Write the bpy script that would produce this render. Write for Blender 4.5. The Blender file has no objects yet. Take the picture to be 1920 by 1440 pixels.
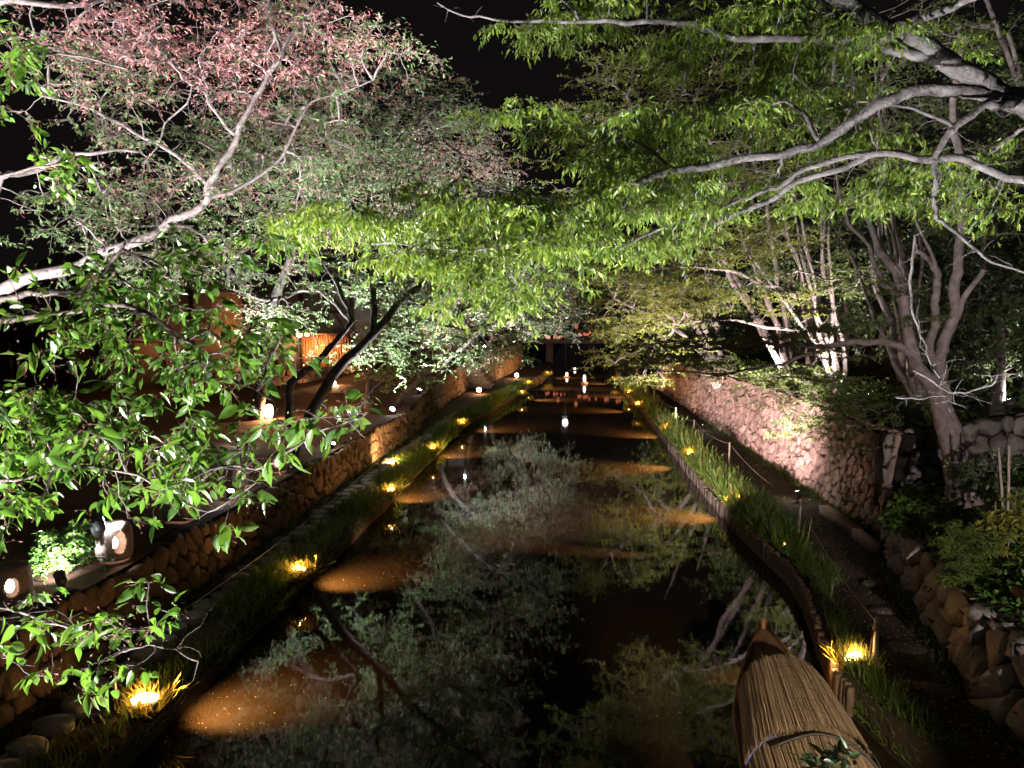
import bpy, bmesh, math, random
import numpy as np
from mathutils import Vector, Matrix
PI = math.pi
rng = np.random.default_rng(7)
random.seed(7)
sc = bpy.context.scene
C = sc.collection

# ------------------------------------------------------------------ camera, sky, exposure
F, CAMH = 1397.0, 6.0                      # focal length in photo pixels, eye height above the water
PITCH = math.atan(128 / F); YAW = math.atan(128 * math.cos(PITCH) / F)
cd = bpy.data.cameras.new('camera'); cam = bpy.data.objects.new('camera', cd); C.objects.link(cam)
cam.location = (0, 0, CAMH); cam.rotation_euler = (PI / 2 - PITCH, 0, YAW)
cd.sensor_width = 36; cd.lens = 36 * F / 1920; cd.clip_start = 0.1; cd.clip_end = 1000
sc.camera = cam
w = bpy.data.worlds.new('World'); sc.world = w; w.use_nodes = True
wn, wl = w.node_tree.nodes, w.node_tree.links
wn.clear()
sky = wn.new('ShaderNodeTexSky'); sky.sky_type = 'NISHITA'; sky.sun_disc = False
sky.sun_elevation = math.radians(-6); sky.sun_rotation = math.radians(200)
b1 = wn.new('ShaderNodeBackground'); b1.inputs[1].default_value = 0.05; wl.new(sky.outputs[0], b1.inputs[0])
b2 = wn.new('ShaderNodeBackground'); b2.inputs[0].default_value = (1.0, 0.78, 0.80, 1); b2.inputs[1].default_value = 0.0042
ad = wn.new('ShaderNodeAddShader'); wl.new(b1.outputs[0], ad.inputs[0]); wl.new(b2.outputs[0], ad.inputs[1])
wo = wn.new('ShaderNodeOutputWorld'); wl.new(ad.outputs[0], wo.inputs[0])
sd = bpy.data.lights.new('night_fill', 'SUN'); sd.energy = 0.012; sd.angle = math.radians(0.5); sd.color = (1, .95, .9)  # very weak sun added as fill for the darkest parts
so = bpy.data.objects.new('night_fill', sd); C.objects.link(so); so.rotation_euler = (math.radians(40), 0, math.radians(20))
sc.view_settings.view_transform = 'Standard'; sc.view_settings.look = 'None'
sc.view_settings.exposure = 0.22; sc.view_settings.gamma = 1
cy = sc.cycles
cy.max_bounces = 5; cy.diffuse_bounces = 2; cy.glossy_bounces = 3; cy.transmission_bounces = 3; cy.transparent_max_bounces = 4
cy.caustics_reflective = False; cy.caustics_refractive = False; cy.sample_clamp_indirect = 2.0

# ------------------------------------------------------------------ geometry of the view (layout helper)
_R = cam.rotation_euler.to_matrix()
def ray(px, py):
    return _R @ Vector(((px - 960) / F, (720 - py) / F, -1.0))
def at(px, py, Y):                          # the point seen at photo pixel px,py that stands Y metres up the canal
    r = ray(px, py); t = Y / r.y
    return np.array((r.x * t, Y, CAMH + r.z * t))
def gp(px, py, z):                          # the point at photo pixel px,py lying at height z
    r = ray(px, py); t = (z - CAMH) / r.z
    return np.array((r.x * t, r.y * t, z))

# ------------------------------------------------------------------ scene helpers
def tag(o, label=None, cat=None, group=None, kind=None):
    if label: o['label'] = label
    if cat: o['category'] = cat
    if group: o['group'] = group
    if kind: o['kind'] = kind
    return o
def thing(name, label, cat, loc=(0, 0, 0), rz=0, group=None):
    o = bpy.data.objects.new(name, None); C.objects.link(o); o.empty_display_size = .2
    o.location = tuple(loc); o.rotation_euler = (0, 0, rz)
    return tag(o, label, cat, group)
def link(name, me, mat, parent=None):
    o = bpy.data.objects.new(name, me); C.objects.link(o)
    if mat is not None and len(me.materials) == 0: me.materials.append(mat)
    if parent is not None: o.parent = parent
    return o
def np_mesh(name, V, faces, mat, parent=None, smooth=False):
    """faces: list of (n,k) int arrays"""
    me = bpy.data.meshes.new(name)
    V = np.ascontiguousarray(V, dtype=np.float32)
    me.vertices.add(len(V)); me.vertices.foreach_set('co', V.ravel())
    flat = np.concatenate([f.ravel() for f in faces]).astype(np.int32)
    sizes = np.concatenate([np.full(len(f), f.shape[1], np.int32) for f in faces])
    st = np.concatenate(([0], np.cumsum(sizes)[:-1])).astype(np.int32)
    me.loops.add(len(flat)); me.loops.foreach_set('vertex_index', flat)
    me.polygons.add(len(sizes)); me.polygons.foreach_set('loop_start', st)
    if smooth: me.polygons.foreach_set('use_smooth', np.ones(len(sizes), bool))
    me.update(calc_edges=True)
    return link(name, me, mat, parent)
class MB:
    """collects shapes, links them as ONE mesh"""
    def __init__(s): s.V = []; s.F = {3: [], 4: []}; s.n = 0
    def add(s, V, faces):
        V = np.asarray(V, float)
        for f in faces:
            f = np.asarray(f)
            if f.size == 0: continue
            s.F.setdefault(f.shape[1], []).append(f + s.n)
        s.V.append(V); s.n += len(V)
    def tube(s, P, R, k=6, cap=True):
        P = np.asarray(P, float); n = len(P); R = np.broadcast_to(np.asarray(R, float), (n,))
        T = np.gradient(P, axis=0); T /= np.linalg.norm(T, axis=1, keepdims=True) + 1e-9
        ref = np.array((0, 0, 1.)) if abs(T[:, 2]).mean() < .8 else np.array((1., 0, 0))
        A = np.cross(T, ref); A /= np.linalg.norm(A, axis=1, keepdims=True) + 1e-9
        B = np.cross(T, A)
        a = np.arange(k) * 2 * PI / k
        V = P[:, None] + R[:, None, None] * (np.cos(a)[None, :, None] * A[:, None] + np.sin(a)[None, :, None] * B[:, None])
        i = np.arange(n - 1)[:, None] * k; j = np.arange(k)[None]; j2 = (j + 1) % k
        f = np.stack((i + j, i + j2, i + k + j2, i + k + j), -1).reshape(-1, 4)
        V = V.reshape(-1, 3); tri = np.zeros((0, 3), int)
        if cap:
            m = len(V); V = np.vstack((V, P[0], P[-1])); jj = np.arange(k); jj2 = (jj + 1) % k
            tri = np.vstack((np.stack((jj2, jj, np.full(k, m)), 1),
                             np.stack(((n - 1) * k + jj, (n - 1) * k + jj2, np.full(k, m + 1)), 1)))
        s.add(V, [f, tri])
    def box(s, c, d, rz=0, jit=0, taper=1.0):
        x, y, z = np.asarray(d, float) / 2
        V = np.array([(-x, -y, -z), (x, -y, -z), (x, y, -z), (-x, y, -z),
                      (-x * taper, -y * taper, z), (x * taper, -y * taper, z), (x * taper, y * taper, z), (-x * taper, y * taper, z)])
        if jit: V = V + rng.normal(0, jit, V.shape)
        c_, s_ = math.cos(rz), math.sin(rz)
        V = V @ np.array(((c_, s_, 0), (-s_, c_, 0), (0, 0, 1))) + np.asarray(c, float)
        s.add(V, [np.array(((0, 3, 2, 1), (4, 5, 6, 7), (0, 1, 5, 4), (1, 2, 6, 5), (2, 3, 7, 6), (3, 0, 4, 7)))])
    def lathe(s, prof, k=20, sq=None, c=(0, 0, 0), hole=None):
        """prof: (r,z) list; sq: superellipse exponent; hole(theta,z)->bool drops faces"""
        prof = np.asarray(prof, float); n = len(prof); a = np.arange(k) * 2 * PI / k
        ca, sa = np.cos(a), np.sin(a)
        m = np.ones(k) if sq is None else (np.abs(ca) ** sq + np.abs(sa) ** sq) ** (-1 / sq)
        V = np.stack((prof[:, 0:1] * (ca * m)[None], prof[:, 0:1] * (sa * m)[None], np.repeat(prof[:, 1:2], k, 1)), -1)
        F4 = []
        for i in range(n - 1):
            for j in range(k):
                if hole and hole(a[j] + PI / k, (prof[i, 1] + prof[i + 1, 1]) / 2): continue
                F4.append((i * k + j, i * k + (j + 1) % k, (i + 1) * k + (j + 1) % k, (i + 1) * k + j))
        s.add(V.reshape(-1, 3) + np.asarray(c, float), [np.array(F4)])
    def ball(s, c, r, k=10, sc_=(1, 1, 1)):
        n = k // 2 + 1; t = np.linspace(0, PI, n)
        V = np.stack((np.outer(np.sin(t), np.cos(np.arange(k) * 2 * PI / k)), np.outer(np.sin(t), np.sin(np.arange(k) * 2 * PI / k)),
                      np.repeat(np.cos(t)[:, None], k, 1)), -1).reshape(-1, 3) * r * np.asarray(sc_) + np.asarray(c, float)
        F4 = [(i * k + j, (i + 1) * k + j, (i + 1) * k + (j + 1) % k, i * k + (j + 1) % k) for i in range(n - 1) for j in range(k)]
        s.add(V, [np.array(F4)])
    def build(s, name, mat, parent=None, smooth=False):
        fs = [np.concatenate(v) for v in s.F.values() if v]
        return np_mesh(name, np.concatenate(s.V), fs, mat, parent, smooth)
def copy_tree(o, parent=None):
    c = o.copy(); C.objects.link(c); c.parent = parent
    for ch in list(o.children): copy_tree(ch, c)
    return c

# ------------------------------------------------------------------ materials
def ramp(nt, stops):
    r = nt.nodes.new('ShaderNodeValToRGB'); e = r.color_ramp.elements
    while len(e) < len(stops): e.new(.5)
    for k, (p, c) in enumerate(stops): e[k].position = p; e[k].color = (*c, 1)
    return r
def base_mat(name, rough=.8, spec=.3):
    m = bpy.data.materials.new(name); m.use_nodes = True; nt = m.node_tree
    b = nt.nodes['Principled BSDF']; b.inputs['Roughness'].default_value = rough
    b.inputs['Specular IOR Level'].default_value = spec
    return m, nt, b
def leaf_mat(name, cols, trans, tf=.35, rough=.42, spec=.4):
    m, nt, b = base_mat(name, rough, spec)
    g = nt.nodes.new('ShaderNodeNewGeometry')
    r = ramp(nt, [(i / max(1, len(cols) - 1), c) for i, c in enumerate(cols)])
    nt.links.new(g.outputs['Random Per Island'], r.inputs[0]); nt.links.new(r.outputs[0], b.inputs['Base Color'])
    t = nt.nodes.new('ShaderNodeBsdfTranslucent')
    mx = nt.nodes.new('ShaderNodeMix'); mx.data_type = 'RGBA'; mx.blend_type = 'MULTIPLY'; mx.inputs[0].default_value = .55
    mx.inputs[6].default_value = (*trans, 1); nt.links.new(r.outputs[0], mx.inputs[7])
    t.inputs[0].default_value = (*trans, 1)
    ms = nt.nodes.new('ShaderNodeMixShader'); ms.inputs[0].default_value = tf
    nt.links.new(b.outputs[0], ms.inputs[1]); nt.links.new(t.outputs[0], ms.inputs[2])
    nt.links.new(ms.outputs[0], nt.nodes['Material Output'].inputs[0])
    return m
def noise_mat(name, c1, c2, scale=4, rough=.85, spec=.2, bump=.3, detail=6, c3=None, stretch=None, island=0.0, bscale=None):
    m, nt, b = base_mat(name, rough, spec)
    tc = nt.nodes.new('ShaderNodeTexCoord'); src = tc.outputs['Object']
    if stretch:
        mp = nt.nodes.new('ShaderNodeMapping'); mp.inputs['Scale'].default_value = stretch
        nt.links.new(src, mp.inputs[0]); src = mp.outputs[0]
    n = nt.nodes.new('ShaderNodeTexNoise'); n.inputs['Scale'].default_value = scale; n.inputs['Detail'].default_value = detail
    n.inputs['Roughness'].default_value = .65
    nt.links.new(src, n.inputs['Vector'])
    st = [(.32, c1), (.68, c2)] if c3 is None else [(.3, c1), (.52, c2), (.72, c3)]
    r = ramp(nt, st); col = r.outputs[0]
    nt.links.new(n.outputs[0], r.inputs[0])
    if island:
        g = nt.nodes.new('ShaderNodeNewGeometry'); hs = nt.nodes.new('ShaderNodeHueSaturation')
        mr = nt.nodes.new('ShaderNodeMapRange'); mr.inputs[3].default_value = 1 - island; mr.inputs[4].default_value = 1 + island
        nt.links.new(g.outputs['Random Per Island'], mr.inputs[0]); nt.links.new(mr.outputs[0], hs.inputs['Value'])
        nt.links.new(col, hs.inputs['Color']); col = hs.outputs[0]
    nt.links.new(col, b.inputs['Base Color'])
    if bump:
        n2 = nt.nodes.new('ShaderNodeTexNoise'); n2.inputs['Scale'].default_value = bscale or scale * 5; n2.inputs['Detail'].default_value = 5
        nt.links.new(src, n2.inputs['Vector'])
        bp = nt.nodes.new('ShaderNodeBump'); bp.inputs['Strength'].default_value = bump; bp.inputs['Distance'].default_value = .03
        nt.links.new(n2.outputs[0], bp.inputs['Height']); nt.links.new(bp.outputs[0], b.inputs['Normal'])
    return m
def glow_mat(name, col, s):
    m = bpy.data.materials.new(name); m.use_nodes = True; nt = m.node_tree; nt.nodes.clear()
    e = nt.nodes.new('ShaderNodeEmission'); e.inputs[0].default_value = (*col, 1); e.inputs[1].default_value = s
    o = nt.nodes.new('ShaderNodeOutputMaterial'); nt.links.new(e.outputs[0], o.inputs[0])
    return m

M = {}
M['cherry_near'] = leaf_mat('cherry_leaf_near', [(.02, .05, .010), (.045, .11, .016), (.07, .165, .022), (.10, .21, .03), (.04, .095, .016), (.13, .18, .04)], (.18, .36, .035), .28, .32, .6)
M['cherry'] = leaf_mat('cherry_leaf', [(.06, .12, .035), (.11, .19, .06), (.17, .24, .10), (.12, .14, .09)], (.16, .24, .08), .3, .45, .5)
M['cherry_far'] = leaf_mat('cherry_leaf_far', [(.09, .12, .065), (.16, .19, .10), (.21, .23, .14), (.17, .135, .12)], (.15, .18, .09), .3, .5, .4)
M['pink'] = leaf_mat('spent_blossom', [(.46, .15, .15), (.60, .25, .26), (.70, .42, .44), (.34, .14, .11)], (.46, .22, .2), .3, .6, .2)
M['stalk'] = leaf_mat('blossom_stalk', [(.16, .06, .05), (.26, .10, .09), (.20, .13, .06)], (.2, .09, .07), .15, .6, .2)
M['zelkova'] = leaf_mat('zelkova_leaf', [(.028, .058, .010), (.06, .115, .016), (.10, .175, .022), (.16, .235, .03), (.23, .28, .045), (.05, .09, .018), (.13, .14, .03)], (.23, .34, .03), .32, .36, .45)
M['maple'] = leaf_mat('maple_leaf', [(.09, .11, .02), (.15, .17, .03), (.21, .22, .045), (.12, .16, .035)], (.25, .26, .04), .36, .5, .3)
M['hillside'] = leaf_mat('hill_leaf', [(.05, .08, .02), (.09, .13, .03), (.14, .17, .045), (.07, .11, .03)], (.14, .18, .04), .3, .5, .3)
M['evergreen'] = leaf_mat('evergreen_leaf', [(.025, .045, .018), (.05, .08, .028), (.08, .115, .04)], (.08, .12, .03), .15, .35, .5)
M['groundleaf'] = leaf_mat('terrace_leaf', [(.03, .08, .015), (.06, .13, .02), (.11, .19, .03)], (.12, .2, .03), .25, .4, .4)
M['yellowleaf'] = leaf_mat('yellow_green_leaf', [(.13, .14, .02), (.19, .19, .03), (.12, .17, .025)], (.2, .2, .03), .25, .45, .3)
M['grass'] = leaf_mat('grass_blade', [(.03, .075, .012), (.06, .12, .018), (.11, .17, .028), (.15, .15, .04)], (.13, .19, .03), .35, .5, .3)
M['drygrass'] = leaf_mat('dry_grass_blade', [(.14, .13, .02), (.22, .20, .03), (.18, .12, .03)], (.24, .2, .03), .35, .6, .2)
M['irismix'] = leaf_mat('iris_blade_mixed', [(.03, .08, .016), (.06, .13, .022), (.11, .17, .03), (.17, .17, .04), (.05, .11, .02)], (.13, .19, .04), .3, .42, .4)
M['iris'] = leaf_mat('iris_blade', [(.03, .09, .018), (.055, .14, .025), (.09, .18, .035)], (.1, .2, .04), .3, .4, .4)
M['bark_dark'] = noise_mat('cherry_bark', (.022, .017, .015), (.06, .048, .042), 5, .8, .3, .6, c3=(.13, .11, .10), stretch=(1, 1, .5))
M['bark_grey'] = noise_mat('zelkova_bark', (.05, .043, .043), (.115, .103, .107), 9, .75, .3, .45, c3=(.19, .175, .178))
M['bark_twig'] = noise_mat('cherry_twig_bark', (.05, .036, .032), (.12, .09, .085), 20, .7, .3, .3, c3=(.2, .16, .155))
M['bark_pink'] = noise_mat('hill_bark', (.11, .088, .085), (.21, .17, .168), 6, .85, .2, .6, c3=(.30, .25, .245))
M['bark_cherry'] = noise_mat('cherry_limb_bark', (.13, .10, .10), (.26, .215, .215), 14, .65, .4, .4, c3=(.36, .31, .31), stretch=(1, 1, 2.5))
M['soil_left'] = noise_mat('terrace_soil', (.04, .022, .015), (.09, .05, .032), .9, .95, .1, .5, c3=(.062, .04, .027), bscale=22)
M['soil'] = noise_mat('path_soil', (.026, .019, .014), (.055, .041, .03), 1.6, .95, .12, .6, c3=(.04, .031, .02), bscale=18)
M['hill'] = noise_mat('hill_soil', (.02, .018, .012), (.05, .045, .028), 1.2, .95, .1, .6, bscale=9)
M['stone_left'] = noise_mat('ochre_wall_stone', (.10, .066, .041), (.20, .137, .087), 3.2, .85, .25, .55, c3=(.14, .10, .07), island=.28, bscale=14)
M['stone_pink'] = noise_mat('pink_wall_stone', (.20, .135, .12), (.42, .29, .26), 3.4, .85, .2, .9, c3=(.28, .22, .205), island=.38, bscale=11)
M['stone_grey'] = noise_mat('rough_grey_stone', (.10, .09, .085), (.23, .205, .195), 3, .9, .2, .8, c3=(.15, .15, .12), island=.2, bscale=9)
M['darkstone'] = noise_mat('sunk_stone', (.05, .042, .035), (.085, .072, .06), 5, .9, .15, .5)
M['joint'] = noise_mat('wall_joint_soil', (.015, .012, .009), (.04, .032, .024), 6, .95, .1, .4)
M['flag'] = noise_mat('stepping_stone', (.19, .17, .15), (.31, .285, .255), 6, .85, .25, .4, island=.12)
M['wood_dark'] = noise_mat('weathered_timber', (.045, .028, .02), (.10, .062, .042), 5, .7, .25, .3, stretch=(6, 6, .6))
M['boards'] = noise_mat('cedar_boards', (.10, .045, .022), (.24, .115, .055), 4, .6, .3, .3, stretch=(9, 9, .35))
M['plaster'] = noise_mat('grey_plaster', (.30, .27, .25), (.42, .385, .36), 2, .9, .15, .1)
M['plaster_tan'] = noise_mat('tan_plaster', (.27, .17, .115), (.36, .24, .17), 2, .9, .15, .1)
M['tile'] = noise_mat('roof_tile', (.05, .05, .055), (.10, .10, .105), 5, .55, .4, .3)
M['log'] = noise_mat('edging_log', (.10, .068, .047), (.20, .145, .10), 7, .85, .2, .5, stretch=(3, 3, .5), island=.25)
M['clay'] = noise_mat('lantern_clay', (.20, .15, .125), (.33, .25, .21), 7, .8, .25, .6, c3=(.25, .2, .17))
M['post'] = noise_mat('post_wood', (.22, .185, .16), (.34, .295, .26), 8, .7, .3, .2, stretch=(3, 3, .5))
M['iron'] = noise_mat('dark_iron', (.015, .014, .013), (.035, .03, .028), 8, .5, .4, .1)
M['rope'] = noise_mat('rope_fibre', (.10, .085, .068), (.18, .155, .125), 30, .9, .1, .3)
M['lampmetal'] = noise_mat('lamp_housing', (.03, .03, .032), (.06, .06, .062), 8, .45, .5, .05)
M['glow_warm'] = glow_mat('warm_bulb', (1, .52, .14), 26)
M['glow_flame'] = glow_mat('tube_lamp', (1, .62, .25), 40)
M['glow_white'] = glow_mat('white_led', (.93, .97, 1.0), 55)
M['glow_lantern'] = glow_mat('lantern_bulb', (1, .80, .66), 16)
M['glow_house'] = glow_mat('round_bulb', (1, .66, .34), 22)
M['glow_red'] = glow_mat('red_lantern_paper', (1, .24, .12), .7)
M['glow_street'] = glow_mat('street_globe', (1, .90, .84), 2.2)

# ------------------------------------------------------------------ canal plan (x of the edges against distance)
def lin(tab):
    a = np.array(tab, float)
    return lambda y: np.interp(y, a[:, 0], a[:, 1])
WL = lin([(-30, -6.1), (0, -6.05), (14, -6.0), (30, -6.05), (40, -6.1), (48, -5.3), (55, -4.5), (63, -4.2), (72, -3.2), (85, -3.0), (100, -4), (220, -4)])
WR = lin([(-30, 5.2), (0, 4.9), (9.0, 4.75), (9.9, 4.35), (11.5, 4.05), (13.1, 4.27), (15.2, 4.62), (16.8, 4.72), (18.5, 4.55), (20.6, 4.38), (28.7, 4.14), (38, 4.0), (50, 3.85), (60, 3.4), (75, 3.6), (100, 4.5), (220, 5)])
LB = lin([(-30, -7.75), (40, -7.8), (56, -7.9), (62, -7.2), (72, -6.3), (100, -6.3), (220, -6.3)])         # foot of the left wall
LT = lin([(-30, 1.62), (34, 1.62), (36, 1.95), (48, 2.6), (58, 3.1), (220, 3.1)])                            # left terrace height
RB = lin([(-30, 5.6), (8, 5.75), (11.7, 5.95), (15, 6.62), (18.2, 7.3), (19, 7.6), (25, 7.36), (39, 6.7), (55, 6.0), (75, 5.6), (220, 5.6)])   # foot of the right wall
RT = lin([(-30, 1.75), (8, 1.65), (12, 1.5), (15, 1.35), (18.6, 1.45), (18.9, 1.5), (19.3, 3.0), (26, 3.2), (45, 3.0), (60, 2.4), (220, 2.2)])

# ------------------------------------------------------------------ water
def water():
    m, nt, b = base_mat('canal_water', .03, .48)
    b.inputs['IOR'].default_value = 1.33
    tc = nt.nodes.new('ShaderNodeTexCoord')
    n = nt.nodes.new('ShaderNodeTexNoise'); n.inputs['Scale'].default_value = .5; n.inputs['Detail'].default_value = 4
    r = ramp(nt, [(.3, (.016, .0112, .0064)), (.7, (.022, .0155, .0090))])
    nt.links.new(tc.outputs['Object'], n.inputs['Vector']); nt.links.new(n.outputs[0], r.inputs[0]); nt.links.new(r.outputs[0], b.inputs['Base Color'])
    n2 = nt.nodes.new('ShaderNodeTexNoise'); n2.inputs['Scale'].default_value = 1.7; n2.inputs['Detail'].default_value = 3
    nt.links.new(tc.outputs['Object'], n2.inputs['Vector'])
    bp = nt.nodes.new('ShaderNodeBump'); bp.inputs['Strength'].default_value = .03; bp.inputs['Distance'].default_value = .05
    nt.links.new(n2.outputs[0], bp.inputs['Height']); nt.links.new(bp.outputs[0], b.inputs['Normal'])
    V = np.array([(-14, -30, 0), (14, -30, 0), (14, 260, 0), (-14, 260, 0)])
    tag(np_mesh('canal_water', V, [np.array([(0, 1, 2, 3)])], m), 'dark still canal water with brown murk in the lamplight', 'water', kind='structure')
water()

# ------------------------------------------------------------------ ground sheets
def vnoise(x, y, s, seed=0):
    x = np.asarray(x) * s + seed * 13.7; y = np.asarray(y) * s + seed * 7.3
    xi, yi = np.floor(x), np.floor(y); fx, fy = x - xi, y - yi
    h = lambda a, b: np.modf(np.abs(np.sin(a * 127.1 + b * 311.7) * 43758.5453))[0]
    fx, fy = fx * fx * (3 - 2 * fx), fy * fy * (3 - 2 * fy)
    return (h(xi, yi) * (1 - fx) + h(xi + 1, yi) * fx) * (1 - fy) + (h(xi, yi + 1) * (1 - fx) + h(xi + 1, yi + 1) * fx) * fy - .5
def loft(name, ys, prof, mat, label, kind='structure', amp=.05):
    """prof(y)-> list of (x,z)"""
    rows = [prof(y) for y in ys]; k = len(rows[0])
    V = np.array([(x, y, z) for y, row in zip(ys, rows) for x, z in row])
    V[:, 2] += amp * (vnoise(V[:, 0], V[:, 1], 1.3) + .5 * vnoise(V[:, 0], V[:, 1], 3.1, 2))
    n = len(ys); i = np.arange(n - 1)[:, None] * k; j = np.arange(k - 1)[None]
    f = np.stack((i + j, i + j + 1, i + k + j + 1, i + k + j), -1).reshape(-1, 4)
    o = np_mesh(name, V, [f], mat, smooth=True)
    return tag(o, label, None, kind=kind)
YS = np.concatenate((np.arange(-30, 0, 3), np.arange(0, 30, .35), np.arange(30, 70, .8), np.arange(70, 261, 10)))
def lerp(a, b, n): return [a + (b - a) * i / n for i in range(n + 1)]
def left_lower(y):
    wl_, lb = WL(y) + .18 * vnoise(y, 3, .9), LB(y)
    z0 = .42
    out = [(lb - .35, .5)] + [(x, z0 + .06 * (i == 0)) for i, x in enumerate(lerp(lb, wl_ - .22, 7))]
    return [(p[0], p[1]) for p in out] + [(wl_ - .05, .25), (wl_ + .05, -.05), (wl_ + .2, -.6)]
loft('left_bank', YS, left_lower, M['soil'], 'dark earth path at the water edge below the left wall')
def left_upper(y):
    lb, zt = LB(y), LT(y)
    xs = [lb - .12, lb - .6, lb - 1.5, lb - 3, lb - 5, lb - 8, lb - 14, lb - 25, lb - 60, lb - 160]
    return [(x, zt + (0.02 * (i > 2)) + (0.6 if i >= 8 else 0)) for i, x in enumerate(xs)]
loft('left_terrace', YS, left_upper, M['soil_left'], 'reddish earth terrace above the left stone wall', amp=.04)
def right_lower(y):
    e, rb = WR(y), RB(y)
    out = [(e - .12, -.6), (e - .02, -.05), (e + .06, .40)]
    return out + [(x, .46) for x in lerp(e + .14, rb + .05, 7)] + [(rb + .4, .5)]
loft('right_bank', YS, right_lower, M['soil'], 'dark earth path with leaves at the foot of the right walls', amp=.07)
def hill_z(x, y):
    rb = RB(y); ye = y - .55 - .26 * np.clip(x - 7.7, 0, 5); zt = RT(np.where((y > 18) & (y < 22), np.where(ye < 18.9, np.minimum(y, 18.8), np.maximum(ye, 18.9)), y)); d = np.maximum(0, x - rb)
    return zt + np.where(np.where(y < 22, ye, y) < 18.9, .10 * d + .028 * d ** 2, .02 * d + .02 * np.maximum(0, d - 2) ** 2)
def right_upper(y):
    rb = RB(y)
    xs = [rb + .12, rb + .7, rb + 1.4, rb + 2.2, rb + 3.2, rb + 4.5, rb + 6, rb + 9, rb + 14, rb + 22, rb + 40]
    return [(x, float(min(hill_z(x, y), 14))) for x in xs]
loft('right_hillside', YS, right_upper, M['hill'], 'dark wooded slope above the right stone wall', amp=.12)
gd = np_mesh('ground', np.array([(-900, -300, -1.2), (900, -300, -1.2), (900, 1200, -1.2), (-900, 1200, -1.2)]), [np.array([(0, 1, 2, 3)])], M['hill'])
tag(gd, 'dark ground out to the horizon', kind='structure')

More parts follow.
